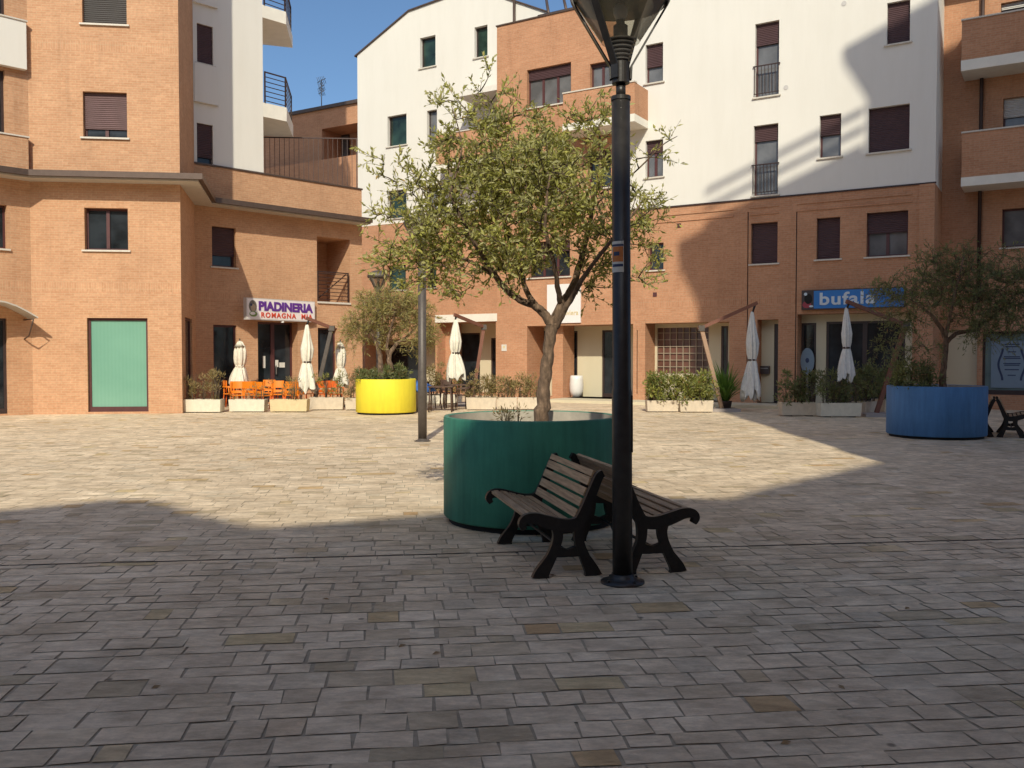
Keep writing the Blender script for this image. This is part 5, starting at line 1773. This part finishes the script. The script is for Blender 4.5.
def cantilever_parasol(px, py_top, py_bot, depth, arm_px, mast_px, label, seed, wood, canvas, rmax=0.22):
    """hanging folded canopy, sloping arm, leaning mast; points measured on the parasol's own upright plane"""
    c = tq(px, py_top, depth)
    zb_ = tq(px, py_bot, depth)[2]
    tip, elbow = V(tq(arm_px[0][0], arm_px[0][1], depth)), V(tq(arm_px[1][0], arm_px[1][1], depth, arm_px[2]))
    foot0 = V(tq(mast_px[0], mast_px[1], depth, arm_px[2]))
    dirn = (foot0 - elbow)
    foot = elbow + dirn * ((elbow.z - 0.09) / (elbow.z - foot0.z))
    t = thing('cantilever_parasol', label, 'parasol', (foot.x, foot.y, 0), 'folded cafe parasols')
    b = MB(); b.prism([(foot.x - .45, foot.y - .45), (foot.x + .45, foot.y - .45), (foot.x + .45, foot.y + .45), (foot.x - .45, foot.y + .45)], 0.0, 0.09); b.build('base', M['tub_grey'], t)
    def beam(p, q, w, h, mat, name, par):
        d = (q - p); L = d.length; d.normalize()
        s = d.cross(UP).normalized() if abs(d.z) < .999 else V((1, 0, 0))
        u = s.cross(d)
        m = MB(); m.box(p, d, s, u, 0, L, -w / 2, w / 2, -h / 2, h / 2)
        return m.build(name, M[mat], par, bevel=0.008)
    beam(foot, elbow + (elbow - foot).normalized() * 0.05, 0.09, 0.11, wood, 'mast', t)
    ext = (elbow - tip).normalized()
    beam(tip - ext * 0.08, elbow + ext * 0.10, 0.07, 0.10, 'wood_red', 'arm', t)
    jn = MB(); jn.xbox(elbow.x - .09, elbow.x + .09, elbow.y - .08, elbow.y + .08, elbow.z - .09, elbow.z + .07); jn.build('joint_bracket', M['pole_grey'], t, bevel=0.01)
    h_ = MB(); h_.tube([tip + V((0, 0, -.04)), V((c[0], c[1], c[2] - 0.05))], 0.03, 8); h_.build('hanger', M['iron'], t)
    m = MB(); zs = closed_canopy(m, c[0], c[1], c[2], zb_, rmax, seed, False)
    ca_ = m.build('canopy', M[canvas], t)
    s = MB(); s.lathe(c[0], c[1], [(0.40 * rmax, zs - .015), (0.51 * rmax, zs - 0.012), (0.51 * rmax, zs + 0.03), (0.40 * rmax, zs + 0.033)], 20); s.build('strap', M['rail'], ca_)
    return t
centre_parasol(240, 341, 385, 28.6, 'short folded cream parasol between the orange chairs and the sandwich shop door', 1, 0.27)
centre_parasol(340.5, 342, 386, 28.9, 'short folded cream parasol next to the yellow planter', 2, 0.23)
cantilever_parasol(307, 324, 390, 27.6, ((309, 319), (332, 328), 0.4), (320, 378), 'tall folded cream parasol hanging in front of the violet lettered sign', 3, 'pole_grey', 'canvas', 0.25)
cantilever_parasol(455.5, 319, 378, 28.5, ((456, 315.5), (484, 327), 1.2), (476, 377), 'folded cream parasol hanging under the white beam by the dark cafe tables', 4, 'wood_red', 'canvas', 0.26)
cantilever_parasol(752, 311, 396, 26.2, ((754.5, 304), (701, 328), 0.3), (712, 370), 'tall folded greyish parasol on a long sloping arm left of the blue shop sign', 5, 'wood_pale', 'canvas_grey', 0.235)
cantilever_parasol(846, 307, 378, 23.8, ((848, 302.5), (905, 325), 0.5), (890, 372), 'folded greyish parasol hanging below the blue shop sign', 6, 'wood_red', 'canvas_grey', 0.185)

# ================================================================== TROUGHS AND THEIR SHRUBS
def trough(x0, x1, ytop, ybase, mat, label, rz=0.0, depth_m=0.42):
    xm = (x0 + x1) / 2
    g = on_ground(xm, ybase)
    w = (x1 - x0) / 900 * g.y / max(0.6, math.cos(rz))
    h = (ybase - ytop) / 900 * g.y
    ex, ey = V((math.cos(rz), math.sin(rz), 0)), V((-math.sin(rz), math.cos(rz), 0))
    c = g + ey * depth_m / 2
    t = thing('planter_trough', label, 'trough', tuple(c), 'rectangular concrete troughs around the terraces')
    b = MB()
    zf, s = 0.03, 0.02
    A = [(-w / 2 + s, -depth_m / 2 + s), (w / 2 - s, -depth_m / 2 + s), (w / 2 - s, depth_m / 2 - s), (-w / 2 + s, depth_m / 2 - s)]
    B = [(-w / 2, -depth_m / 2), (w / 2, -depth_m / 2), (w / 2, depth_m / 2), (-w / 2, depth_m / 2)]
    C_ = [(p[0] * (1 - 0.1 / w), p[1] * (1 - 0.1 / depth_m)) for p in B]
    W3 = lambda p, z: c + ex * p[0] + ey * p[1] + UP * z
    for i in range(4):
        j = (i + 1) % 4
        b.face([W3(A[i], zf), W3(A[j], zf), W3(B[j], h), W3(B[i], h)])
        b.face([W3(B[i], h), W3(B[j], h), W3(C_[j], h), W3(C_[i], h)])
        b.face([W3(C_[i], h), W3(C_[j], h), W3(C_[j], h - 0.06), W3(C_[i], h - 0.06)])
    b.face([W3(p, zf) for p in reversed(A)])
    b.build('shell', M[mat], t)
    f = MB()
    for sx in (-1, 1):
        f.box(c, ex, ey, UP, sx * (w / 2 - 0.22) - 0.07, sx * (w / 2 - 0.22) + 0.07, -depth_m / 2 + 0.04, depth_m / 2 - 0.04, 0, zf)
    f.build('foot', M['black'], t)
    so_ = MB(); so_.face([W3(p, h - 0.05) for p in C_]); so_.build('soil', M['soil'], t)
    return c, w, h
def planted(x0, x1, ytop, ybase, mat, lab, slab, hplant, leaf, n, ll, lw, seed, rz=0.0, wide=1.0, name='hedge_shrub', deep=0.5, **kw):
    c, w, h = trough(x0, x1, ytop, ybase, mat, lab, rz)
    shrub(name, slab, (c.x, c.y, h - 0.045), (w * wide, deep, hplant, rz), n, leaf, ll, lw, seed, 'shrubs growing in the concrete troughs', **kw)
# in front of the sandwich shop
planted(183, 220.5, 399.5, 413, 'box_white', 'cream trough at the corner of the brick block, leftmost of the trough row', 'spiky reddish shrub in the trough at the corner of the brick block', 0.78, 'leaf_dry', 520, 0.10, 0.018, 41, stems=14, spiky=0.6)
planted(228.5, 264.5, 399.5, 412.5, 'box_white', 'cream trough below the left group of orange chairs', 'thin low plant behind the leftmost orange chairs', 0.40, 'leaf_dry', 90, 0.08, 0.018, 42, stems=3, spiky=0.5)
planted(269.5, 307, 399.5, 412.5, 'box_yellow', 'yellowish trough in front of the shop door', 'sparse twiggy plant in the yellowish trough', 0.66, 'leaf_dry', 190, 0.08, 0.018, 43, stems=9, spiky=0.6)
planted(309.5, 343, 397.5, 410.5, 'box', 'sandy trough in front of the leaning parasol mast', 'green and red plant below the hanging cream parasol', 0.72, 'leaf_hedge', 330, 0.08, 0.022, 44, stems=9, spiky=0.5, rz=R(4))
planted(345, 366, 398, 410.5, 'box', 'sandy trough partly hidden by the yellow planter', 'pinkish dry shrub beside the yellow planter', 0.75, 'leaf_dry', 420, 0.09, 0.022, 45, stems=10, rz=R(4))
# centre terrace
planted(466, 496, 397.5, 410.5, 'box', 'sandy trough at the dark cafe tables', 'dry brown shrub left of the olive trunk, beside the cafe tables', 0.68, 'leaf_dry', 800, 0.09, 0.026, 46, stems=14, wide=1.05)
planted(496.5, 517, 397.5, 410.2, 'box', 'short sandy trough in the middle of the three left of the olive trunk', 'dry shrub in the middle of the three left of the olive trunk', 0.66, 'leaf_dry', 560, 0.09, 0.026, 47, stems=10, wide=1.1)
planted(517.5, 538, 397.5, 410, 'box', 'sandy trough partly hidden by the olive trunk', 'dry shrub partly hidden by the olive trunk', 0.68, 'leaf_dry', 560, 0.09, 0.026, 48, stems=10, wide=1.05)
# right terrace
planted(647, 679, 400.5, 412.5, 'box', 'sunlit sandy trough nearest the black lamp post', 'bushy green hedge nearest the black lamp post', 0.78, 'leaf_hedge', 1500, 0.10, 0.042, 49, stems=12, wide=1.2, deep=0.7, dense_low=0.8)
planted(680, 713.5, 400.5, 412.8, 'box', 'sunlit sandy trough beside the strap leaved plant', 'bushy green hedge beside the strap leaved plant', 0.80, 'leaf_hedge', 1500, 0.10, 0.042, 50, stems=12, wide=1.12, deep=0.7, dense_low=0.8)
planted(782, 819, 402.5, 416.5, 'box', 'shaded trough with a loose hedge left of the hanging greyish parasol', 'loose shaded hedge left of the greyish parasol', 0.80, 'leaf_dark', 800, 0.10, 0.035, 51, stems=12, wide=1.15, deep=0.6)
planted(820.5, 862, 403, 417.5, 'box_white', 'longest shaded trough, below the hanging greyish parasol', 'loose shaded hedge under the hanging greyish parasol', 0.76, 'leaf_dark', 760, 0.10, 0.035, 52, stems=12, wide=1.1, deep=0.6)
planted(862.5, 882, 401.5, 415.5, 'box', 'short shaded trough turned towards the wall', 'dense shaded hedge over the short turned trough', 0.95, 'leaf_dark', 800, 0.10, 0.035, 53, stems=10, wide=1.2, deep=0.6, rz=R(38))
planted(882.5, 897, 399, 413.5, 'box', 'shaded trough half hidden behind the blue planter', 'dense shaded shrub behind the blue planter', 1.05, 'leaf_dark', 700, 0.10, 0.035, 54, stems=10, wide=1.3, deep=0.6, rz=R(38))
# strap leaved plant in a pot
sg = on_ground(725, 411)
sp_ = thing('strap_leaf_plant', 'tall lush strap leaved plant in a dark pot at the end of the hedge', 'plant', (sg.x, sg.y, 0))
pm = MB(); pm.lathe(sg.x, sg.y, [(0.15, 0.0), (0.2, 0.28), (0.21, 0.30), (0.18, 0.30), (0.17, 0.25), (0.0, 0.25)], 20); pm.build('pot', M['frame_dark'], sp_)
rg = np.random.default_rng(3)
lm = MB()
for k in range(120):
    a = rg.uniform(0, 2 * math.pi); L = rg.uniform(0.65, 1.25); el = rg.uniform(0.7, 1.5)
    d = V((math.cos(a) * math.cos(el), math.sin(a) * math.cos(el), math.sin(el)))
    s = d.cross(UP).normalized()
    base = V((sg.x, sg.y, 0.25)) + V((math.cos(a), math.sin(a), 0)) * 0.06 + UP * rg.uniform(0, .25)
    prev = None
    for i in range(6):
        u = i / 5
        p = base + d * L * u + V((math.cos(a), math.sin(a), 0)) * 0.22 * u * u - UP * (0.5 * u * u * L * (1.5 - el))
        w = 0.022 * (1 - u ** 2.5) + 0.002
        cur = (p - s * w, p + s * w)
        if prev: lm.face([prev[0], prev[1], cur[1], cur[0]], None, float(np.clip(rg.uniform(.1, .8), 0, 1)))
        prev = cur
lm.build('foliage', M['leaf_lush'], sp_)

# ================================================================== CAFE FURNITURE
def make_chair(label, mats, name='cafe_chair', group='orange plastic chairs of the sandwich shop'):
    seat_m, leg_m = mats
    t = thing(name, label, 'chair', (0, 0, 0), group)
    s = MB()
    s.xbox(-0.21, 0.21, -0.21, 0.20, 0.43, 0.455)
    s.build('seat', M[seat_m], t, bevel=0.012)
    b = MB()
    n = 8
    for i in range(n):       # curved shell back with a slot
        a0, a1 = -0.9 + 1.8 * i / n, -0.9 + 1.8 * (i + 1) / n
        for z0, z1 in ((0.50, 0.58), (0.64, 0.86)):
            f = lambda a, z, d: V((0.25 * math.sin(a), 0.20 + 0.10 * math.cos(a) - 0.10 + (z - 0.45) * 0.14 + d, z))
            b.face([f(a0, z0, 0), f(a1, z0, 0), f(a1, z1, 0), f(a0, z1, 0)])
            b.face([f(a1, z0, .02), f(a0, z0, .02), f(a0, z1, .02), f(a1, z1, .02)])
            b.face([f(a0, z1, 0), f(a1, z1, 0), f(a1, z1, .02), f(a0, z1, .02)])
            b.face([f(a0, z0, .02), f(a1, z0, .02), f(a1, z0, 0), f(a0, z0, 0)])
    for sx in (-1, 1):
        b.box(V((sx * 0.17, 0.18, 0.45)), V((1, 0, 0)), V((0, 1, 0.15)), UP, -0.02, 0.02, -0.012, 0.012, -0.02, 0.40)
    b.build('backrest', M[seat_m], t)
    for sx in (-1, 1):
        for sy in (-1, 1):
            l = MB()
            l.tube([(sx * 0.185, sy * 0.18, 0.43), (sx * 0.22, sy * 0.22, 0.0)], 0.017, 6)
            l.build('leg', M[leg_m], t)
        ar = MB()
        ar.tube([(sx * 0.235, -0.16, 0.44), (sx * 0.25, -0.15, 0.64), (sx * 0.25, 0.10, 0.66), (sx * 0.215, 0.22, 0.66)], 0.018, 6)
        ar.build('armrest', M[seat_m], t)
    return t
chair = make_chair('', ('orange', 'orange_deep'))
spots = [(237, 27.2, 20, 'orange chair nearest the corner of the brick block'), (251, 27.6, 185, 'orange chair close below the shortest parasol'), (263, 27.0, 150, 'orange chair in the gap between cream and yellowish trough'),
         (277, 27.9, 10, 'orange chair in front of the shop door'), (291, 27.4, 200, 'orange chair right of the shop door'), (303, 28.3, 170, 'orange chair behind the tall hanging parasol')]
for i, (px, d, r_, lab) in enumerate(spots):
    o_ = chair if i == 0 else copy_tree(chair, (0, 0, 0), 0, lab)
    o_['label'] = lab
    o_.location = ((px - 512) / 900 * d, d, 0)
    o_.rotation_euler = (0, 0, R(r_))
for px, d, r_, lab in ((231, 28.4, 95, 'orange chair left of the shortest parasol'), (268, 29.0, 5, 'orange chair farthest back, against the shop door wall'), (298, 29.2, 215, 'orange chair right beside the pier of the shop door')):
    copy_tree(chair, ((px - 512) / 900 * d, d, 0), R(r_), lab)
chair2 = make_chair('red orange chair behind the sandy trough', ('orange_deep', 'orange_deep'))
chair2.location = ((322 - 512) / 900 * 28.2, 28.2, 0); chair2.rotation_euler = (0, 0, R(160))
c_ = copy_tree(chair2, ((334 - 512) / 900 * 28.0, 28.0, 0), R(30), 'red orange chair below the parasol next to the yellow planter')
def make_table(label, loc, top_m, leg_m, group, square=True):
    x, y = loc
    t = thing('cafe_table', label, 'table', (x, y, 0), group)
    s = MB(); s.xbox(x - .36, x + .36, y - .36, y + .36, 0.72, 0.745); s.build('tabletop', M[top_m], t, bevel=0.01)
    for sx in (-1, 1):
        for sy in (-1, 1):
            l = MB(); l.tube([(x + sx * .30, y + sy * .30, 0.72), (x + sx * .33, y + sy * .33, 0)], 0.022, 6); l.build('leg', M[leg_m], t)
    return t
make_table('orange cafe table between the leftmost orange chairs', ((246 - 512) / 900 * 28.2, 28.2), 'orange', 'orange_deep', 'cafe tables')
make_table('orange cafe table in front of the shop door', ((285 - 512) / 900 * 28.7, 28.7), 'orange', 'orange_deep', 'cafe tables')
make_table('dark brown cafe table standing nearest the grey lamp post', ((441 - 512) / 900 * 26.3, 26.3), 'wicker', 'wicker', 'cafe tables')
make_table('dark brown cafe table under the folded parasol at the white beam', ((456 - 512) / 900 * 28.0, 28.0), 'wicker', 'wicker', 'cafe tables')
chair3 = make_chair('dark brown chair beside the sandy trough', ('wicker', 'wicker'), group='dark brown cafe chairs')
chair3.location = ((463 - 512) / 900 * 27.2, 27.2, 0); chair3.rotation_euler = (0, 0, R(-80))
copy_tree(chair3, ((432 - 512) / 900 * 27.6, 27.6, 0), R(120), 'dark brown chair just right of the grey lamp post')
copy_tree(chair3, ((448 - 512) / 900 * 29.2, 29.2, 0), R(20), 'dark brown chair at the back, below the folded parasol')
# pale flower boxes behind the tables
planted(424, 443, 394, 404.5, 'box_white', 'pale trough behind the dark cafe tables', 'pale flowering shrub behind the dark cafe tables', 1.05, 'leaf_dry', 480, 0.10, 0.035, 61, stems=8)
planted(444, 462, 394.5, 404, 'box_white', 'pale trough half hidden by the dark brown cafe table', 'thin green shrub behind the folded parasol at the white beam', 0.75, 'leaf_hedge', 300, 0.09, 0.03, 62, stems=7)
# grey tub with a blue cloth beside the yellow planter
tg = on_ground(417, 411)
tub = thing('plastic_tub', 'grey plastic tub between yellow planter and grey lamp post', 'tub', (tg.x, tg.y, 0))
m = MB(); m.lathe(tg.x, tg.y, [(0.24, 0.0), (0.33, 0.62), (0.35, 0.63), (0.35, 0.66), (0.30, 0.66), (0.28, 0.60), (0.0, 0.60)], 24); m.build('body', M['tub_grey'], tub)
clo = thing('blue_cloth', 'crumpled blue cloth lying over the grey tub', 'cloth', (tg.x, tg.y, 0.61))
m = MB(); m.lathe(tg.x + .05, tg.y, [(0.48, 0.58), (0.42, 0.68), (0.36, 0.75), (0.24, 0.82), (0.08, 0.90), (0.0, 0.91)], 30, True, lambda a, z: 1 + .10 * math.sin(5 * a) + .06 * math.sin(9 * a + 1)); m.build('drape', M['cloth_blue'], clo)
# white pot in the entrance
u, _ = P.offset(-0.85).at(576.5, 380)
wpn = P.pt(u, -0.85, 0.10)
pot = thing('white_barrel_pot', 'white rounded barrel pot standing in the middle shop entrance', 'pot', tuple(wpn))
m = MB(); m.lathe(wpn.x, wpn.y, [(0.20, 0.10), (0.255, 0.32), (0.265, 0.55), (0.245, 0.78), (0.225, 0.90), (0.20, 0.905), (0.19, 0.86), (0.0, 0.86)], 28); m.build('body', M['white_glaze'], pot)

# ================================================================== SIGNS
def sign_frame(WW, x0, x1, yt, yb, d):
    u0, u1, z0, z1 = WW.offset(d).rect(x0, x1, yt, yb)
    return u0, u1, z0, z1
# PIADINERIA sign, turned a little away from its wall
sc_l, sc_r = W.pt(W.offset(.55).at(246.5, 310)[0], 0.55, 0), W.pt(W.offset(.16).at(315, 310)[0], 0.16, 0)
SW = Wall(sc_l.xy, sc_r.xy)
zt_l, zb_l = SW.at(248, 297.5)[1], SW.at(248, 319.5)[1]
ps = thing('shop_sign', 'white lit shop sign with violet and red lettering over the sandwich shop door', 'shop sign', tuple(SW.pt(SW.len / 2, 0, zb_l)))
m = MB(); SW.box(m, 0, SW.len, -0.16, -0.002, zb_l, zt_l); m.build('casing', M['sign_box'], ps)
m = MB(); SW.box(m, 0.03, SW.len - 0.03, -0.001, 0.006, zb_l + 0.03, zt_l - 0.03); m.build('face', M['sign_white'], ps)
m = MB()
for u in (0.4, SW.len - 0.4):
    p = SW.pt(u, -0.16, (zb_l + zt_l) / 2)
    dd = (p - W.pt(0, 0, 0)).dot(W.n)
    m.box(p, W.n, W.e, UP, -dd, 0.02, -0.03, 0.03, -0.03, 0.03)
m.build('bracket', M['steel'], ps)
H = zt_l - zb_l
text_mesh('lettering', 'PIADINERIA', H * 0.56, 0.012, M['violet'], ps, SW.pt(0.165 * SW.len, 0.007, zb_l + H * 0.46), SW.e, UP, SW.n, SW.len * 0.80, 0.02)
text_mesh('lettering', 'ROMAGNA  MIA', H * 0.33, 0.012, M['red'], ps, SW.pt(0.20 * SW.len, 0.007, zb_l + H * 0.13), SW.e, UP, SW.n, SW.len * 0.755, 0.006, 1.25)
def disc(mb, WW, u, z, ru, rz_, d, n=18, a0=0, a1=360):
    pts = [WW.pt(u + ru * math.cos(R(a0 + (a1 - a0) * k / n)), d, z + rz_ * math.sin(R(a0 + (a1 - a0) * k / n))) for k in range(n)]
    mb.face(pts)
em = MB(); disc(em, SW, 0.085 * SW.len, zb_l + H * 0.62, 0.055 * SW.len, H * 0.28, 0.009); e0 = em.build('emblem', M['figure_hair'], ps)
em = MB(); disc(em, SW, 0.09 * SW.len, zb_l + H * 0.55, 0.033 * SW.len, H * 0.17, 0.012); em.build('emblem_face', M['figure_skin'], e0)
em = MB(); disc(em, SW, 0.062 * SW.len, zb_l + H * 0.68, 0.016 * SW.len, H * 0.06, 0.014); em.build('emblem_eye', M['ink'], e0)
em = MB(); disc(em, SW, 0.09 * SW.len, zb_l + H * 0.27, 0.055 * SW.len, H * 0.13, 0.015); em.build('emblem_dress', M['figure_green'], e0)
em = MB(); disc(em, SW, 0.08 * SW.len, zb_l + H * 0.29, 0.036 * SW.len, H * 0.07, 0.018); em.build('emblem_dish', M['sign_white'], e0)
lmp = MB(); p = SW.pt(SW.len * 0.52, -0.05, zb_l - 0.06); lmp.xbox(p.x - .05, p.x + .05, p.y - .05, p.y + .05, p.z, p.z + .055); lmp.build('spotlight', M['white_glaze'], ps)
# bufala sign
u0, u1, z0, z1 = sign_frame(P, 801.5, 905, 288.5, 308.5, 0.16)
bs_ = thing('shop_sign', 'blue shop sign with pale lettering and a dark animal emblem', 'shop sign', tuple(P.pt(u0, 0.1, z0)))
m = MB(); P.box(m, u0, u1, 0.004, 0.155, z0, z1); m.build('casing', M['frame_dark'], bs_)
m = MB(); P.box(m, u0 + 0.03, u1 - 0.03, 0.156, 0.162, z0 + 0.03, z1 - 0.03); m.build('face', M['sign_blue'], bs_)
Lb, Hb = u1 - u0, z1 - z0
text_mesh('lettering', 'bufala', Hb * 0.86, 0.012, M['letter_pale'], bs_, P.pt(u0 + Lb * 0.185, 0.163, z0 + Hb * 0.24), P.e, UP, P.n, Lb * 0.54, 0.012, 1.1)
m = MB(); P.box(m, u0 + 0.03, u0 + Lb * 0.125, 0.1625, 0.164, z0 + 0.03, z1 - 0.03); e0 = m.build('emblem', M['frame_dark'], bs_)
m = MB(); disc(m, P, u0 + Lb * 0.055, z0 + Hb * 0.26, Lb * 0.045, Hb * 0.18, 0.167); m.build('emblem_cloth', M['maroon'], e0)
m = MB(); disc(m, P, u0 + Lb * 0.07, z0 + Hb * 0.55, Lb * 0.040, Hb * 0.26, 0.170); m.build('emblem_head', M['black'], e0)
m = MB(); disc(m, P, u0 + Lb * 0.042, z0 + Hb * 0.80, Lb * 0.017, Hb * 0.08, 0.173); m.build('emblem_horn', M['letter_pale'], e0)
m = MB(); disc(m, P, u0 + Lb * 0.10, z0 + Hb * 0.17, Lb * 0.022, Hb * 0.05, 0.173); m.build('emblem_ribbon', M['letter_pale'], e0)
# white panel over the entrance
u0, u1, z0, z1 = sign_frame(P, 547, 580.5, 284, 323, 0.06)
wsn = thing('sign_panel', 'plain white sign panel with faint gold letters behind the olive trunk', 'sign', tuple(P.pt(u0, 0.03, z0)))
m = MB(); P.box(m, u0, u1, 0.004, 0.06, z0, z1); m.build('board', M['sign_white'], wsn)
text_mesh('lettering', 'riviera', 0.26, 0.008, M['gold'], wsn, P.pt(u0 + (u1 - u0) * 0.5, 0.061, z0 + (z1 - z0) * 0.2), P.e, UP, P.n, (u1 - u0) * 0.44, 0.004)
# wall notice
u0, u1, z0, z1 = sign_frame(P, 501.5, 506.5, 344.5, 351, 0.02)
ntc = thing('wall_notice', 'small pale notice plate on the brick beside the middle entrance', 'notice', tuple(P.pt(u0, 0.02, z0)))
m = MB(); P.box(m, u0, u1, 0.003, 0.02, z0, z1); m.build('plate', M['paper'], ntc)
m = MB(); disc(m, P, (u0 + u1) / 2, z0 + (z1 - z0) * 0.62, 0.045, 0.055, 0.022); m.build('symbol', M['gold'], ntc)
# letter box in the niche right of the long armed parasol
Wn = P.offset(-0.5)
u0, u1, z0, z1 = Wn.rect(761, 770, 366, 374)
lbx = thing('letter_box', 'small dark letter box in the cream niche left of the blue sign', 'letter box', tuple(Wn.pt(u0, 0.05, z0)))
m = MB(); Wn.box(m, u0, u1, 0.004, 0.14, z0, z1); m.build('body', M['frame_dark'], lbx, bevel=0.01)
m = MB(); Wn.box(m, u0 + .03, u1 - .03, 0.141, 0.146, z1 - 0.09, z1 - 0.06); m.build('slot', M['steel'], lbx)
# round pale sticker on the shop door, below the bufala sign
Wd = P.offset(-0.55)
u, z = Wd.at(808.5, 361)
std = thing('round_board', 'round pale blue board standing at the dark door below the blue sign', 'board', tuple(Wd.pt(u, 0.2, 0.1)))
m = MB()
rr_ = 0.30
pts = [Wd.pt(u + rr_ * 0.72 * math.cos(k * math.pi / 15), 0.16, z + 0.42 * math.sin(k * math.pi / 15)) for k in range(30)]
ptb = [p - P.n * 0.04 for p in pts]
m.face(pts); m.face(list(reversed(ptb)))
for k in range(30): m.face([pts[k], ptb[k], ptb[(k + 1) % 30], pts[(k + 1) % 30]])
m.build('disc', M['paper_blue'], std)
m = MB(); disc(m, Wd, u, z + 0.02, 0.06, 0.08, 0.166); m.build('mark', M['ink'], std)
m = MB(); Wd.box(m, u - 0.03, u + 0.03, 0.13, 0.158, 0.1, z - 0.40); m.build('post', M['steel'], std)
# poster with curly brackets in the right shop window
Wq = Q.offset(-0.3 + 0.075)
u0, u1, z0, z1 = Wq.rect(991, 1042, 341, 388)
pos = thing('window_poster', 'pale poster with curly brackets and lines of print in the shaded shop window', 'poster', tuple(Wq.pt(u0, 0, z0)))
m = MB(); Wq.box(m, u0, u1, -0.02, 0.0, z0, z1); m.build('sheet', M['paper_blue'], pos)
w_, h_ = u1 - u0, z1 - z0
for sgn, cx in ((1, 0.17), (-1, 0.66)):
    m = MB()
    prev = None
    for k in range(13):
        s = k / 12
        cu_ = cx + sgn * (-0.06 * math.cos((s - .5) * 2 * math.pi) * 0.7 + 0.02)
        p = Wq.pt(u0 + w_ * cu_, 0.004, z0 + h_ * (0.16 + 0.68 * s))
        if prev: m.face([prev - P.e * .03, prev + P.e * .03, p + P.e * .03, p - P.e * .03])
        prev = p
    m.build('curly_bracket', M['ink'], pos)
m = MB()
for k, (zf, wf) in enumerate(((0.93, .3), (0.88, .26), (0.77, .16), (0.665, .32), (0.63, .34), (0.52, .34), (0.485, .3), (0.39, .28), (0.27, .16))):
    Wq.box(m, u0 + w_ * (0.415 - wf / 2), u0 + w_ * (0.415 + wf / 2), 0.001, 0.004, z0 + h_ * zf - 0.016, z0 + h_ * zf + 0.016)
m.build('text_line', M['ink'], pos)

# ================================================================== LITTER ON THE PAVING
lr_ = random.Random(8)
for k, (x, y) in enumerate(((398, 648), (556, 576), (432, 655), (660, 540), (780, 745), (150, 690), (330, 600), (905, 610), (845, 690))):
    g_ = on_ground(x, y)
    m = MB()
    a = lr_.uniform(0, 3)
    e_ = V((math.cos(a), math.sin(a), 0.1)); s_ = V((-math.sin(a), math.cos(a), 0.05))
    m.face([g_ + UP * .003, g_ + e_ * .025 + s_ * .012 + UP * .012, g_ + e_ * .055 + UP * .004, g_ + e_ * .025 - s_ * .012 + UP * .009], None, 0.97)
    o_ = m.build('fallen_leaf', M['leaf_dry'], None)
    tag(o_, 'tiny dry olive leaf lying on the shaded paving', 'leaf', 'dry leaves scattered on the paving')
